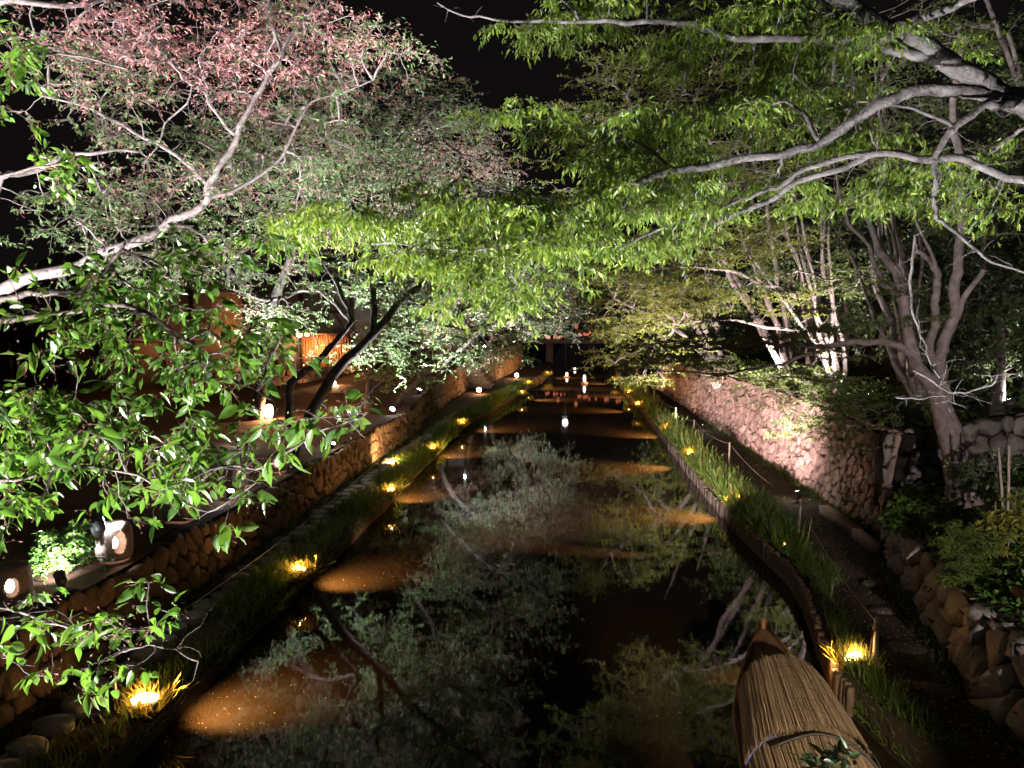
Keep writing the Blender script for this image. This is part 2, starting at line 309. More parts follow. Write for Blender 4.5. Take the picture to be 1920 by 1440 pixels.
# ------------------------------------------------------------------ dry stone walls
def clip(poly, p, n):
    out = []
    for i in range(len(poly)):
        a, b = poly[i], poly[(i + 1) % len(poly)]
        da, db = (a - p) @ n, (b - p) @ n
        if da <= 0: out.append(a)
        if da * db < 0: out.append(a + (b - a) * (da / (da - db)))
    return out
def stone_wall(name, label, path, zb, zt, cell, mat, batter=.1, bulge=.09, gap=.018, aspect=1.15, side=1, thick=.35, rough=.012, rnd=2):
    """path: list of (x,y); face looks to `side` (+1: right of travel direction)"""
    P = np.array(path, float); seg = np.linalg.norm(np.diff(P, axis=0), axis=1); cum = np.concatenate(([0], np.cumsum(seg))); L = cum[-1]
    px = lambda u: np.interp(u, cum, P[:, 0]); py = lambda u: np.interp(u, cum, P[:, 1])
    def frame(u):
        e = .05; t = np.array((px(min(u + e, L)) - px(max(u - e, 0)), py(min(u + e, L)) - py(max(u - e, 0)))); t /= np.linalg.norm(t)
        return np.array((px(u), py(u))), side * np.array((t[1], -t[0]))
    def W(u, v, d):
        c, n = frame(u); b = zb(u); h = zt(u) - b
        q = c + n * (d - batter * v * h)
        return (q[0], q[1], b + v * h)
    mb = MB(); hm = max(zt(0) - zb(0), zt(L / 2) - zb(L / 2), zt(L) - zb(L))
    nx = max(2, int(L / cell)); ny = max(2, int(round(hm / (cell * aspect))))
    cu, cv = L / nx, hm / ny
    S = np.array([[((i + .5 + .5 * (j % 2) * .8 + rng.uniform(-.46, .46)) * cu, (j + .5 + rng.uniform(-.46, .46)) * cv) for j in range(ny)] for i in range(nx)])
    for i in range(nx):
        for j in range(ny):
            p = S[i, j]
            poly = [np.array(q) for q in ((p[0] - 2 * cu, 0), (p[0] + 2 * cu, 0), (p[0] + 2 * cu, hm), (p[0] - 2 * cu, hm))]
            for a in range(-2, 3):
                for b in range(-2, 3):
                    if (a or b) and 0 <= i + a < nx and 0 <= j + b < ny:
                        q = S[i + a, j + b]; n = q - p; poly = clip(poly, (p + q) / 2, n / (np.linalg.norm(n) + 1e-9))
                        if len(poly) < 3: break
                if len(poly) < 3: break
            if len(poly) < 3: continue
            poly = np.array(poly); poly[:, 0] = np.clip(poly[:, 0], 0, L)
            for _ in range(rnd):                                     # round the corners
                nx_ = np.roll(poly, -1, 0); poly = np.stack((poly * .76 + nx_ * .24, poly * .24 + nx_ * .76), 1).reshape(-1, 2)
            if len(poly) > 18: poly = poly[::2]
            c = poly.mean(0); ext = np.linalg.norm(poly - c, axis=1).mean() + 1e-6
            sh = max(.3, 1 - gap / ext); m = len(poly)
            tilt = rng.uniform(-.16, .16, 2); h = bulge * rng.uniform(.55, 1.35); out = rng.uniform(-.02, .03)
            rings = []
            for s_, d in ((sh * .98, -.12), (sh, h * .25), (sh * .90, h * .72), (sh * .62, h * .98), (sh * .25, h * 1.02)):
                q = c + (poly - c) * s_ + rng.normal(0, rough, poly.shape) * (s_ > .3)
                dd = d + out + (q - c) @ tilt * (d > 0) + rng.normal(0, rough, m) * (d > 0)
                rings.append([W(min(max(u, 0), L), min(max(v / hm, 0), 1.0), e) for (u, v), e in zip(q, dd)])
            V = np.array(rings).reshape(-1, 3); V = np.vstack((V, V[-m:].mean(0)))
            ii = np.arange(4)[:, None] * m; jj = np.arange(m)[None]; j2 = (jj + 1) % m
            f = np.stack((ii + jj, ii + j2, ii + m + j2, ii + m + jj), -1).reshape(-1, 4)
            k = np.arange(m); tr = np.stack((4 * m + k, 4 * m + (k + 1) % m, np.full(m, 5 * m)), 1)
            if side < 0: f, tr = f, tr
            mb.add(V, [f, tr])
    t = thing(name, label, 'wall', (0, 0, 0))
    mb.build('stone_face', mat, t, smooth=True)
    us = np.linspace(0, L, max(4, int(L / .6))); core = MB(); V = []
    for u in us: V += [W(u, -.15, -.015), W(u, .985, -.015), W(u, .985, -thick), W(u, -.15, -thick)]
    i = np.arange(len(us) - 1)[:, None] * 4; j = np.arange(4)[None]; j2 = (j + 1) % 4
    e = (len(us) - 1) * 4
    core.add(np.array(V), [np.stack((i + j, i + j2, i + 4 + j2, i + 4 + j), -1).reshape(-1, 4), np.array([(0, 1, 2, 3), (e + 3, e + 2, e + 1, e)])])
    core.build('wall_core', M['joint'], t)
    return t
lpath = [(float(LB(y)), y) for y in np.arange(2, 35.1, 1.5)]
stone_wall('stone_wall', 'low ochre stone wall along the left path, its near length below the clay lanterns', lpath,
           lambda u: .38, lambda u: 1.62 + .05 * math.sin(u * 1.7), .33, M['stone_left'], side=1, gap=.026, bulge=.075, rough=.016, rnd=1)
l2 = [(float(LB(y)) - .55, y) for y in np.arange(36.2, 56, 1.5)]
stone_wall('stone_wall', 'dark rising stone wall past the jog on the left bank, before the stone steps', l2,
           lambda u: .38, lambda u: 1.95 + .062 * u, .42, M['stone_left'], side=1)
stone_wall('stone_wall', 'short end face of stone wall at the jog in the left bank', [(-7.78, 35.0), (-7.85, 36.2), (-8.4, 36.25)],
           lambda u: .38, lambda u: 1.66, .36, M['stone_left'], side=1)
l3 = [(float(LB(y)) - .2, y) for y in np.arange(59.5, 86, 2)]
stone_wall('stone_wall', 'far orange lit stone wall beyond the steps on the left bank', l3, lambda u: .38, lambda u: 3.1, .5, M['stone_left'], side=1)
stone_wall('stone_wall', 'upper orange lit stone wall behind the lanterns below the wooden house', [(-20, 36.5), (-15.6, 40.5), (-14.1, 45.2), (-13.4, 54)],
           lambda u: 1.6, lambda u: 3.0, .42, M['stone_left'], side=1)
rpath = [(float(RB(y)), y) for y in np.arange(19.2, 58, 1.2)]
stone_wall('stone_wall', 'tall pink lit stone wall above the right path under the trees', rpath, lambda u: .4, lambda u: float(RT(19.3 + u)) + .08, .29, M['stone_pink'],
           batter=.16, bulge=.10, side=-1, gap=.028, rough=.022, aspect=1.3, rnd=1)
r2 = [(float(RB(y)) + .02, y) for y in np.arange(5, 19.3, .8)]
stone_wall('stone_wall', 'low rough grey boulder wall under the terrace plants at right', r2, lambda u: .38, lambda u: float(RT(5 + u)) + .1, .66, M['stone_grey'],
           batter=.22, bulge=.20, side=-1, gap=.035, rough=.05, rnd=1, aspect=.85, thick=.5)
stone_wall('stone_wall', 'grey side face of the tall wall behind the forked tree', [(7.7, 19.25), (9.4, 19.7), (12.5, 20.4)], lambda u: .6, lambda u: 3.05 + .1 * u, .5, M['stone_grey'],
           batter=.08, bulge=.14, side=1, rough=.03)

# ------------------------------------------------------------------ trees
def unit(a): return a / (np.linalg.norm(a, axis=-1, keepdims=True) + 1e-9)
def catmull(P, step):
    P = np.asarray(P, float)
    Q = np.vstack((2 * P[0] - P[1], P, 2 * P[-1] - P[-2])); out = []
    for i in range(1, len(Q) - 2):
        p0, p1, p2, p3 = Q[i - 1:i + 3]; n = max(2, int(np.linalg.norm(p2 - p1) / step)); t = np.linspace(0, 1, n, endpoint=False)[:, None]
        out.append(.5 * (2 * p1 + (p2 - p0) * t + (2 * p0 - 5 * p1 + 4 * p2 - p3) * t ** 2 + (3 * p1 - p0 - 3 * p2 + p3) * t ** 3))
    return np.vstack(out + [P[-1:]])
LEAF = {}
LEAF['far'] = (np.array([(0, 0, 0), (.45, -.5, .10), (1, 0, -.06), (.45, .5, .10)]), [np.array([(0, 1, 2), (0, 2, 3)])])
LEAF['mid'] = (np.array([(0, 0, 0), (.28, -.42, .07), (.65, -.36, .02), (1, 0, -.18), (.65, .36, .02), (.28, .42, .07), (.5, 0, -.03)]),
               [np.array([(0, 1, 2, 6), (0, 6, 4, 5)]), np.array([(6, 2, 3), (6, 3, 4)])])
_u = np.array((0, .12, .3, .52, .74, .9, 1.0)); _w = np.array((.0, .27, .47, .5, .33, .12, .0))
_nv = np.vstack([[(u, 0, -.16 * u * u), (u, -wd, -.16 * u * u + .16 * wd), (u, wd, -.16 * u * u + .16 * wd)] for u, wd in zip(_u, _w)])
_nf = np.array([q for i in range(6) for q in ((3 * i, 3 * i + 1, 3 * i + 4, 3 * i + 3), (3 * i, 3 * i + 3, 3 * i + 5, 3 * i + 2))])
LEAF['near'] = (_nv, [_nf])
def leaves(name, P, A, N, L, Wd, kind, mat, parent):
    T, fs = LEAF[kind]; n = len(P); k = len(T)
    A = unit(A); S = unit(np.cross(N, A)); N = np.cross(A, S)
    L = np.broadcast_to(L, (n,)); Wd = np.broadcast_to(Wd, (n,))
    V = P[:, None] + A[:, None] * (T[None, :, 0:1] * L[:, None, None]) + S[:, None] * (T[None, :, 1:2] * Wd[:, None, None]) + N[:, None] * (T[None, :, 2:3] * L[:, None, None])
    off = (np.arange(n) * k)[:, None, None]
    return np_mesh(name, V.reshape(-1, 3), [(f[None] + off).reshape(-1, f.shape[1]) for f in fs], mat, parent, smooth=(kind == 'near'))
def cones(mb, P0, P1, r):
    d = unit(P1 - P0); ref = np.where(np.abs(d[:, 2:3]) < .9, np.array((0, 0, 1.)), np.array((1., 0, 0)))
    a = unit(np.cross(d, ref)); b = np.cross(d, a); n = len(P0); r = np.broadcast_to(r, (n,))[:, None]
    V = np.stack([P0 + r * (math.cos(t) * a + math.sin(t) * b) for t in (0, 2.094, 4.189)] + [P1], 1).reshape(-1, 3)
    o = (np.arange(n) * 4)[:, None, None]
    mb.add(V, [(np.array([(0, 1, 3), (1, 2, 3), (2, 0, 3)])[None] + o).reshape(-1, 3)])
def beziers(mb, P0, P1, r0, r1, wob, sag, k=4, m=5):
    n = len(P0); L = np.linalg.norm(P1 - P0, axis=1, keepdims=True)
    c = (P0 + P1) / 2 + rng.normal(0, 1, (n, 3)) * L * wob; c[:, 2] += (L * sag)[:, 0]
    t = np.linspace(0, 1, m)[None, :, None]
    Q = P0[:, None] * (1 - t) ** 2 + 2 * c[:, None] * t * (1 - t) + P1[:, None] * t ** 2
    Q[:, 1:-1] += rng.normal(0, 1, (n, m - 2, 3)) * (L * .025)[:, None]
    T = unit(np.gradient(Q, axis=1)); ref = unit(rng.normal(0, 1, (n, 1, 3)))
    A = unit(np.cross(T, ref)); B = np.cross(T, A)
    R = (r0[:, None] * (1 - t[0, :, 0]) + r1[:, None] * t[0, :, 0])[..., None, None]
    a = np.arange(k) * 2 * PI / k
    V = Q[:, :, None] + R * (np.cos(a)[None, None, :, None] * A[:, :, None] + np.sin(a)[None, None, :, None] * B[:, :, None])
    i = np.arange(m - 1)[:, None] * k; j = np.arange(k)[None]; j2 = (j + 1) % k
    f = np.stack((i + j, i + j2, i + k + j2, i + k + j), -1).reshape(-1, 4)
    mb.add(V.reshape(-1, 3), [(f[None] + (np.arange(n) * m * k)[:, None, None]).reshape(-1, 4)])
    return c
NLEAF = 0
def tree(name, label, base, limbs, crowns, bark, leafm, leaf=('far', .09, .05), twig=(4, .45, 8), flat=.5, droop=.25, rtip=.006, group=None,
         pink=None, cat='tree', step=.25, pmat='pink', whorl=False, sag=.06, leafup=.8, clump=(5, .5, .35), density=1.0, side=1.0):
    """limbs: list of (points, r0, r1); crowns: list of (px,py,rx,ry,Y,rY,n[,pinkshare]) ellipsoids the twigs fill"""
    global NLEAF
    base = np.asarray(base, float)
    t = thing(name, label, cat, base, 0, group); mb = MB(); nodes = []
    for pts, r0, r1 in limbs:
        pts = np.asarray(pts, float)
        for amp in ((.05, .035) if r0 < .2 else ()):
            md = (pts[:-1] + pts[1:]) / 2 + rng.normal(0, amp, (len(pts) - 1, 3)) * np.minimum(np.linalg.norm(np.diff(pts, axis=0), axis=1, keepdims=True), 2.5)
            q = np.empty((2 * len(pts) - 1, 3)); q[::2] = pts; q[1::2] = md; pts = q
        P = catmull(pts, step); n = len(P); s = np.linspace(0, 1, n)
        R = r0 + (r1 - r0) * s ** .8
        wv = rng.normal(0, 1, (n, 3)); wv = (wv + np.roll(wv, 1, 0) + np.roll(wv, -1, 0)) * R[:, None] * .10; wv[0] = wv[-1] = 0
        P = P + wv
        R = R * (1 + rng.normal(0, .05, n))
        mb.tube(P - base, R, 10 if r0 > .06 else 7 if r0 > .02 else 5)
        nodes.append(P)
        kk = np.where(R < .09)[0]
        if side and len(kk) > 2:                                   # short bare side twigs and spurs
            kk = rng.choice(kk, int(len(kk) * .55 * side) + 1); dd = rng.normal(0, 1, (len(kk), 3)); dd[:, 2] *= .7; ln = rng.uniform(2.5, 11, len(kk)) * rtip * rng.uniform(4, 10, len(kk))
            e = P[kk] + unit(dd) * ln[:, None]; beziers(mb, P[kk] - base, e - base, np.full(len(kk), rtip * .9), np.full(len(kk), rtip * .25), .12, .05)
    N = np.vstack(nodes); nl = len(N)
    att = []; pk = []; 
    for cdef in crowns:
        px, py, rx, ry, Y, rY, n = cdef[:7]; ps = cdef[7] if len(cdef) > 7 else 0
        n = max(1, int(n * density))
        c = at(px, py, Y); K = max(3, int(n / clump[0])); q = rng.normal(0, 1, (K, 3)); q = unit(q) * rng.uniform(0, 1, (K, 1)) ** (1 / 3)
        cc = c + q * np.array((rx * Y / F, rY, ry * Y / F)); w_ = rng.uniform(.25, 1.7, K); who = rng.choice(K, n, p=w_ / w_.sum())
        dq = rng.normal(0, 1, (n, 3)) * (clump[1], clump[1], clump[1] * clump[2]); dq[:, 2] -= clump[2] * .5 * np.abs(dq[:, 0])
        att.append(cc[who] + dq); pk.append(np.clip(ps + .5 * rng.normal(0, .5, K)[who] * (ps > 0), 0, 1))
    A = np.vstack(att); pk = np.concatenate(pk)
    d0 = np.array([np.min(((N - a) ** 2).sum(1)) for a in A]); o = np.argsort(d0); A, pk = A[o], pk[o]
    n = len(A); allN = np.vstack((N, np.zeros((n, 3)))); par = np.zeros(n, int); pen = np.zeros(nl + n); cnt = nl
    for i, a in enumerate(A):
        d = np.sqrt(((allN[:cnt] - a) ** 2).sum(1)) + pen[:cnt] * .35
        d[(allN[:cnt, 2] > a[2] + 1.5)] += 1
        k = int(np.argmin(d)); par[i] = k; pen[cnt] = pen[k] + np.linalg.norm(allN[k] - a); allN[cnt] = a; cnt += 1
    wgt = np.ones(n)
    for i in range(n - 1, -1, -1):
        if par[i] >= nl: wgt[par[i] - nl] += wgt[i]
    r1 = rtip * wgt ** .5; r0 = r1 * 1.15
    beziers(mb, allN[par] - base, A - base, r0, r1 * .8, .10, sag)
    D = unit(A - allN[par])
    nt_, tl, nlv = twig
    tw = np.repeat(np.arange(n), nt_); m = len(tw)
    q = rng.normal(0, 1, (m, 3)); q[:, 2] *= flat; td = D[tw] * .55 + unit(q) * 1.0; td[:, 2] *= (.35 + .65 * flat); td = unit(td)
    tL = tl * rng.uniform(.5, 1.3, m)
    P0 = A[tw]; P1 = P0 + td * tL[:, None]; P1[:, 2] -= droop * .35 * tL
    cones(mb, P0 - base, P1 - base, rtip * .75)
    mb.build('trunk', bark, t, smooth=True)
    lt = np.repeat(np.arange(m), nlv); M_ = len(lt)
    if whorl: s = np.clip(rng.choice([.35, .7, 1.0], M_) + rng.normal(0, .04, M_), 0, 1.02)
    else: s = np.clip(rng.uniform(.05, 1.05, M_), 0, 1.05)
    P = P0[lt] + (P1[lt] - P0[lt]) * s[:, None]
    r = rng.normal(0, 1, (M_, 3)); r[:, 2] *= .45
    ax = td[lt] * .55 + unit(r) * .8; ax[:, 2] -= droop * rng.uniform(.3, 1.7, M_)
    up = rng.normal(0, .7, (M_, 3)); up[:, 2] += leafup
    P = P + rng.normal(0, .012, (M_, 3))
    kind, LL, LW = leaf; L = LL * rng.uniform(.42, 1.3, M_); Wd = LW * (L / LL) ** .6 * rng.uniform(.65, 1.25, M_)
    isp = rng.uniform(0, 1, M_) < pk[tw][lt]
    g = ~isp
    leaves('crown', P[g] - base, ax[g], up[g], L[g], Wd[g], kind, leafm, t); NLEAF += M_
    if pink == 'blob' and isp.any():
        ii = np.where(isp)[0]
        leaves('spent_blossom', P[ii] - base, ax[ii], up[ii], L[ii] * .95, Wd[ii] * .6, 'far', M['pink'], t)
    if pink == 'stalk':                                          # thin stalks that end in small calyces
        ii = rng.choice(m, max(1, int(m * .7)), replace=False); k = 5; jj = np.repeat(ii, k)
        p0 = P0[jj] + (P1[jj] - P0[jj]) * np.repeat(rng.uniform(.3, .9, len(ii)), k)[:, None]
        dv = rng.normal(0, .6, (len(jj), 3)); dv[:, 2] -= .35; p1 = p0 + unit(dv) * rng.uniform(.025, .05, (len(jj), 1))
        sb = MB(); cones(sb, p0 - base, p1 - base, .0011)
        cones(sb, p1 - base + unit(dv) * .012, p1 - base - unit(dv) * .002, .0036)
        sb.build('spent_blossom', M['stalk'], t)
    return t
def pts(*a): return [at(*p) for p in a]

# -- right foreground zelkova, limbs reaching in from the right
ztrunk = [np.array((8.6, 3.2, 1.2)), np.array((8.2, 3.6, 3.5)), np.array((7.3, 4.3, 5.4)), np.array((5.9, 5.0, 6.9))]
tree('zelkova_tree', 'near tree with bright green hanging leaves and pale limbs reaching in from the right', (8.6, 3.2, 1.2), [
    (ztrunk, .36, .17),
    ([ztrunk[3]] + pts((2000, 235, 5.2), (1900, 178, 5.35), (1760, 110, 5.6), (1650, 45, 5.8), (1540, -25, 6.0), (1400, -130, 6.3)), .12, .042),
    (pts((1840, 150, 5.45), (1740, 108, 5.6), (1640, 90, 5.7), (1480, 72, 5.9), (1300, 47, 6.1), (1200, 41, 6.2), (1090, 42, 6.3), (1000, 40, 6.4), (900, 30, 6.55), (820, 5, 6.7)), .046, .006),
    ([ztrunk[3]] + pts((2010, 250, 5.15), (1900, 188, 5.2), (1800, 170, 5.2), (1700, 176, 5.2), (1620, 212, 5.2), (1540, 265, 5.25), (1470, 291, 5.3), (1270, 322, 5.35), (1180, 350, 5.4), (1110, 385, 5.4), (1050, 412, 5.4)), .066, .017),
    (pts((1050, 412, 5.4), (1030, 372, 5.4), (980, 360, 5.35), (910, 355, 5.3), (860, 335, 5.3)), .013, .005),
    (pts((1110, 385, 5.4), (1000, 440, 5.3), (880, 470, 5.4), (740, 455, 5.5), (600, 430, 5.6)), .016, .005),
    (pts((1060, 408, 5.35), (1010, 450, 5.2), (985, 500, 5.1), (955, 550, 5.05)), .012, .004),
    (pts((1535, 265, 5.25), (1510, 215, 5.4), (1470, 190, 5.5), (1430, 186, 5.6)), .020, .008),
    (pts((1270, 322, 5.35), (1200, 270, 5.6), (1090, 240, 5.8), (960, 215, 5.9)), .018, .005),
    ([ztrunk[2]] + pts((2040, 400, 4.8), (1920, 335, 4.9), (1800, 296, 5.0), (1640, 288, 5.1), (1540, 325, 5.2), (1430, 382, 5.3), (1345, 418, 5.4), (1318, 403, 5.5)), .048, .013),
    (pts((1650, 286, 5.1), (1560, 302, 5.15), (1460, 352, 5.3), (1390, 374, 5.4), (1260, 420, 5.6), (1150, 470, 5.7)), .022, .007),
    (pts((1900, 195, 5.15), (1850, 196, 5.05), (1790, 240, 5.0), (1768, 265, 5.0), (1755, 340, 5.0), (1755, 412, 5.0)), .030, .014),
    (pts((1755, 412, 5.0), (1800, 440, 4.9), (1860, 490, 4.8), (1960, 530, 4.7)), .014, .007),
    (pts((1640, 85, 5.7), (1740, 30, 5.5), (1800, 8, 5.4), (1870, -30, 5.2)), .035, .02),
    (pts((1790, 240, 5.0), (1740, 215, 5.1), (1660, 195, 5.3), (1600, 190, 5.5)), .016, .006),
    (pts((1715, 440, 5.0), (1705, 530, 5.0), (1722, 615, 5.0), (1740, 670, 4.95), (1762, 708, 4.9)), .009, .006),
    (pts((1713, 695, 4.9), (1760, 725, 4.85), (1810, 737, 4.8), (1860, 722, 4.75), (1872, 700, 4.7)), .008, .004),
    (pts((1680, 745, 4.9), (1720, 748, 4.9), (1770, 742, 4.9), (1800, 760, 4.85)), .006, .003),
    (pts((1085, 35, 6.3), (1070, 10, 6.4), (1045, -30, 6.5)), .016, .010),
  ], [
    (1090, 12, 200, 36, 6.4, .7, 70), (1380, 15, 190, 45, 6.1, .6, 55), (1560, 80, 150, 50, 6.0, .6, 40), (1330, 120, 230, 50, 6.6, .7, 62),
    (1205, 270, 215, 75, 6.2, .9, 140), (990, 238, 75, 24, 5.9, .35, 24), (1400, 215, 190, 65, 6.5, .7, 70), (950, 390, 140, 70, 5.4, .6, 80), (850, 350, 60, 30, 5.3, .4, 14),
    (1000, 480, 110, 75, 5.2, .5, 62), (930, 545, 60, 35, 5.0, .3, 16), (690, 430, 170, 38, 5.6, .5, 60), (570, 425, 70, 25, 5.7, .4, 16), (860, 480, 100, 45, 5.2, .4, 36),
    (1210, 390, 180, 75, 5.7, .6, 90), (1380, 340, 120, 60, 6.0, .5, 36), (1580, 370, 150, 60, 6.4, .6, 36), (1600, 240, 80, 40, 6.6, .5, 18), (1890, 370, 45, 40, 5.2, .3, 12), (1700, 310, 110, 60, 6.2, .6, 18),
    (1780, 80, 60, 40, 6.4, .5, 10),
  ], M['bark_grey'], M['zelkova'], leaf=('mid', .055, .020), twig=(6, .19, 11), flat=.32, droop=1.05, rtip=.0028, leafup=.5, step=.10, clump=(7, .17, .22), density=.85)

# -- left foreground cherry, big leaves close to the bridge
ctr = [np.array((-7.2, .6, 1.6)), np.array((-6.6, .9, 3.6)), np.array((-5.2, 1.6, 5.4)), np.array((-4.0, 2.4, 6.2))]
tree('cherry_tree', 'nearest cherry tree, large glossy leaves and drooping spent blossom stalks filling the left edge', (-7.2, .6, 1.6), [
    (ctr, .22, .06),
    ([ctr[3]] + pts((-160, 640, 3.4), (0, 558, 3.3), (60, 548, 3.3), (150, 545, 3.2), (205, 500, 3.2), (235, 455, 3.2)), .03, .006),
    ([ctr[3]] + pts((-160, 620, 3.2), (0, 602, 3.1), (110, 587, 3.1), (280, 590, 3.0), (350, 640, 3.0), (440, 715, 2.9), (510, 750, 2.85)), .022, .004),
    ([ctr[2]] + pts((-200, 790, 2.9), (20, 776, 2.9), (150, 774, 2.9), (240, 825, 2.8), (350, 872, 2.7), (450, 880, 2.65)), .02, .004),
    ([ctr[2]] + pts((-200, 960, 2.7), (0, 900, 2.6), (120, 870, 2.6), (260, 890, 2.6), (390, 960, 2.6), (480, 905, 2.5)), .016, .003),
    ([ctr[2]] + pts((-200, 1120, 2.6), (0, 1138, 2.55), (60, 1155, 2.5), (130, 1175, 2.5), (230, 1221, 2.45), (280, 1208, 2.45), (372, 1240, 2.4)), .014, .003),
    (pts((-20, 1135, 2.55), (10, 1225, 2.5), (45, 1258, 2.5), (95, 1268, 2.5)), .006, .0025),
    (pts((380, 900, 2.65), (480, 880, 2.5), (560, 835, 2.4), (640, 795, 2.35), (690, 772, 2.3)), .006, .0025),
    ([ctr[3]] + pts((-140, 90, 4.2), (40, 70, 4.2), (150, 105, 4.2), (240, 130, 4.3)), .02, .005),
    ([ctr[3]] + pts((-140, 350, 4.0), (50, 318, 4.0), (130, 310, 4.0)), .018, .005),
  ], [
    (230, 630, 270, 95, 3.1, .45, 74), (160, 790, 240, 75, 2.8, .35, 66), (330, 860, 190, 55, 2.6, .3, 40), (80, 900, 110, 60, 2.6, .3, 28), (220, 530, 230, 50, 3.3, .4, 44),
    (70, 1165, 90, 24, 2.5, .12, 8), (270, 1195, 95, 32, 2.45, .10, 11), (240, 1110, 50, 22, 2.45, .1, 3), (640, 775, 50, 30, 2.3, .1, 5), (50, 130, 90, 110, 4.2, .4, 26), (60, 320, 90, 60, 4.0, .3, 14),
    (470, 680, 80, 70, 2.9, .3, 14), (560, 770, 50, 50, 2.5, .2, 7), (30, 980, 40, 30, 2.5, .2, 4), (380, 440, 170, 30, 3.6, .4, 14),
  ], M['bark_twig'], M['cherry_near'], leaf=('near', .067, .027), twig=(3, .085, 4), density=.80, clump=(3, .10, .6), flat=.5, droop=.55, rtip=.0022, pink='stalk', whorl=True, step=.1, leafup=.7)

# -- left cherry with the pale twisting limb
c2 = [np.array((-10.2, 6.6, 1.6)), np.array((-9.0, 6.9, 4.0)), np.array((-6.6, 7.3, 6.0)), at(150, 500, 7.5)]
tree('cherry_tree', 'second cherry tree with a pale twisting limb and reddish spent blossom at upper left', (-10.2, 6.6, 1.6), [
    (c2 + pts((300, 432, 7.5)), .12, .046),
    (pts((300, 432, 7.5), (360, 400, 7.5), (388, 372, 7.5), (394, 340, 7.5), (430, 290, 7.5), (450, 230, 7.5), (492, 165, 7.6), (526, 112, 7.6), (514, 60, 7.7), (498, -30, 7.8), (480, -130, 7.9)), .046, .013),
    (pts((388, 345, 7.5), (330, 290, 7.4), (240, 240, 7.2), (180, 208, 7.1), (80, 180, 7.0)), .026, .008),
    (pts((388, 372, 7.5), (470, 340, 7.8), (540, 270, 8.0), (585, 190, 8.2), (700, 150, 8.5)), .024, .007),
    (pts((440, 252, 7.5), (392, 196, 7.3), (386, 155, 7.3), (330, 125, 7.2)), .018, .006),
    (pts((526, 112, 7.6), (565, 40, 7.8), (620, -30, 8)), .022, .01),
    (pts((295, 270, 7.4), (350, 195, 7.2), (360, 160, 7.2)), .012, .006),
    (c2[2:3] + pts((0, 330, 6.5), (120, 290, 6.8), (260, 285, 7.0)), .05, .012),
    (c2[2:3] + pts((-40, 20, 6.4), (100, 10, 6.6), (250, -10, 7.0)), .05, .015),
  ], [
    (370, 110, 200, 80, 7.5, .9, 140, .92), (600, 60, 115, 70, 8.2, .8, 72, .85), (130, 40, 150, 50, 7.0, .7, 44, .25), (170, 190, 130, 70, 7.2, .6, 44, .3),
    (450, 330, 230, 100, 8.6, 1.1, 120, .18), (130, 360, 150, 80, 7.4, .7, 54, .15), (280, 470, 230, 55, 8.2, .9, 62, .1), (600, 230, 130, 80, 9.0, .9, 70, .25), (500, 20, 120, 50, 8.4, .8, 44, .5), (700, 90, 60, 40, 8.6, .6, 20, .5),
  ], M['bark_cherry'], M['cherry'], leaf=('mid', .052, .024), twig=(5, .26, 9), clump=(6, .26, .4), flat=.6, droop=.35, rtip=.0038, pink='blob', step=.2)

# -- row of cherries on the left terrace
b = gp(548, 862, 1.6)
tree('cherry_tree', 'dark leaning cherry tree by the white spotlight pair on the left terrace', b, [
    ([b - np.array((.1, 0, .3)), b] + pts((575, 790, 23), (600, 740, 22.9), (640, 690, 22.8), (700, 625, 22.8), (760, 560, 22.8), (860, 480, 22.6), (960, 430, 22)), .24, .05),
    (pts((556, 830, 23.1), (540, 730, 23.2), (575, 690, 23), (620, 650, 22.8), (660, 600, 23), (640, 550, 23.5), (600, 470, 24), (560, 360, 24), (540, 230, 24)), .15, .04),
    (pts((660, 600, 23), (600, 545, 24.5), (520, 560, 25), (430, 540, 26)), .10, .05),
    (pts((700, 625, 22.8), (700, 500, 24), (690, 380, 26), (720, 260, 27), (740, 170, 27)), .11, .03),
    (pts((760, 560, 22.8), (830, 610, 22.5), (900, 620, 22)), .06, .02),
  ], [
    (640, 370, 230, 130, 25, 3.5, 330, .22), (760, 220, 140, 80, 27, 3, 120, .3), (560, 220, 150, 100, 25, 3, 120, .3), (850, 420, 150, 90, 23, 3, 160, .15), (730, 530, 90, 50, 24, 2, 50, .05),
    (850, 560, 130, 60, 23, 2, 110, .06), (470, 440, 140, 50, 25, 3, 60, .1), (850, 230, 60, 50, 27, 2, 30, .35), (720, 660, 50, 40, 24, 1.2, 24, 0), (610, 670, 40, 40, 25, 1.2, 6, 0), (500, 585, 110, 36, 24.5, 1.5, 30, .1),
  ], M['bark_dark'], M['cherry'], leaf=('far', .10, .055), twig=(5, .55, 13), clump=(6, .65, .35), flat=.5, droop=.25, rtip=.011, pink='blob', group='cherry trees along the left terrace', step=.3)
b = gp(690, 772, 1.62)
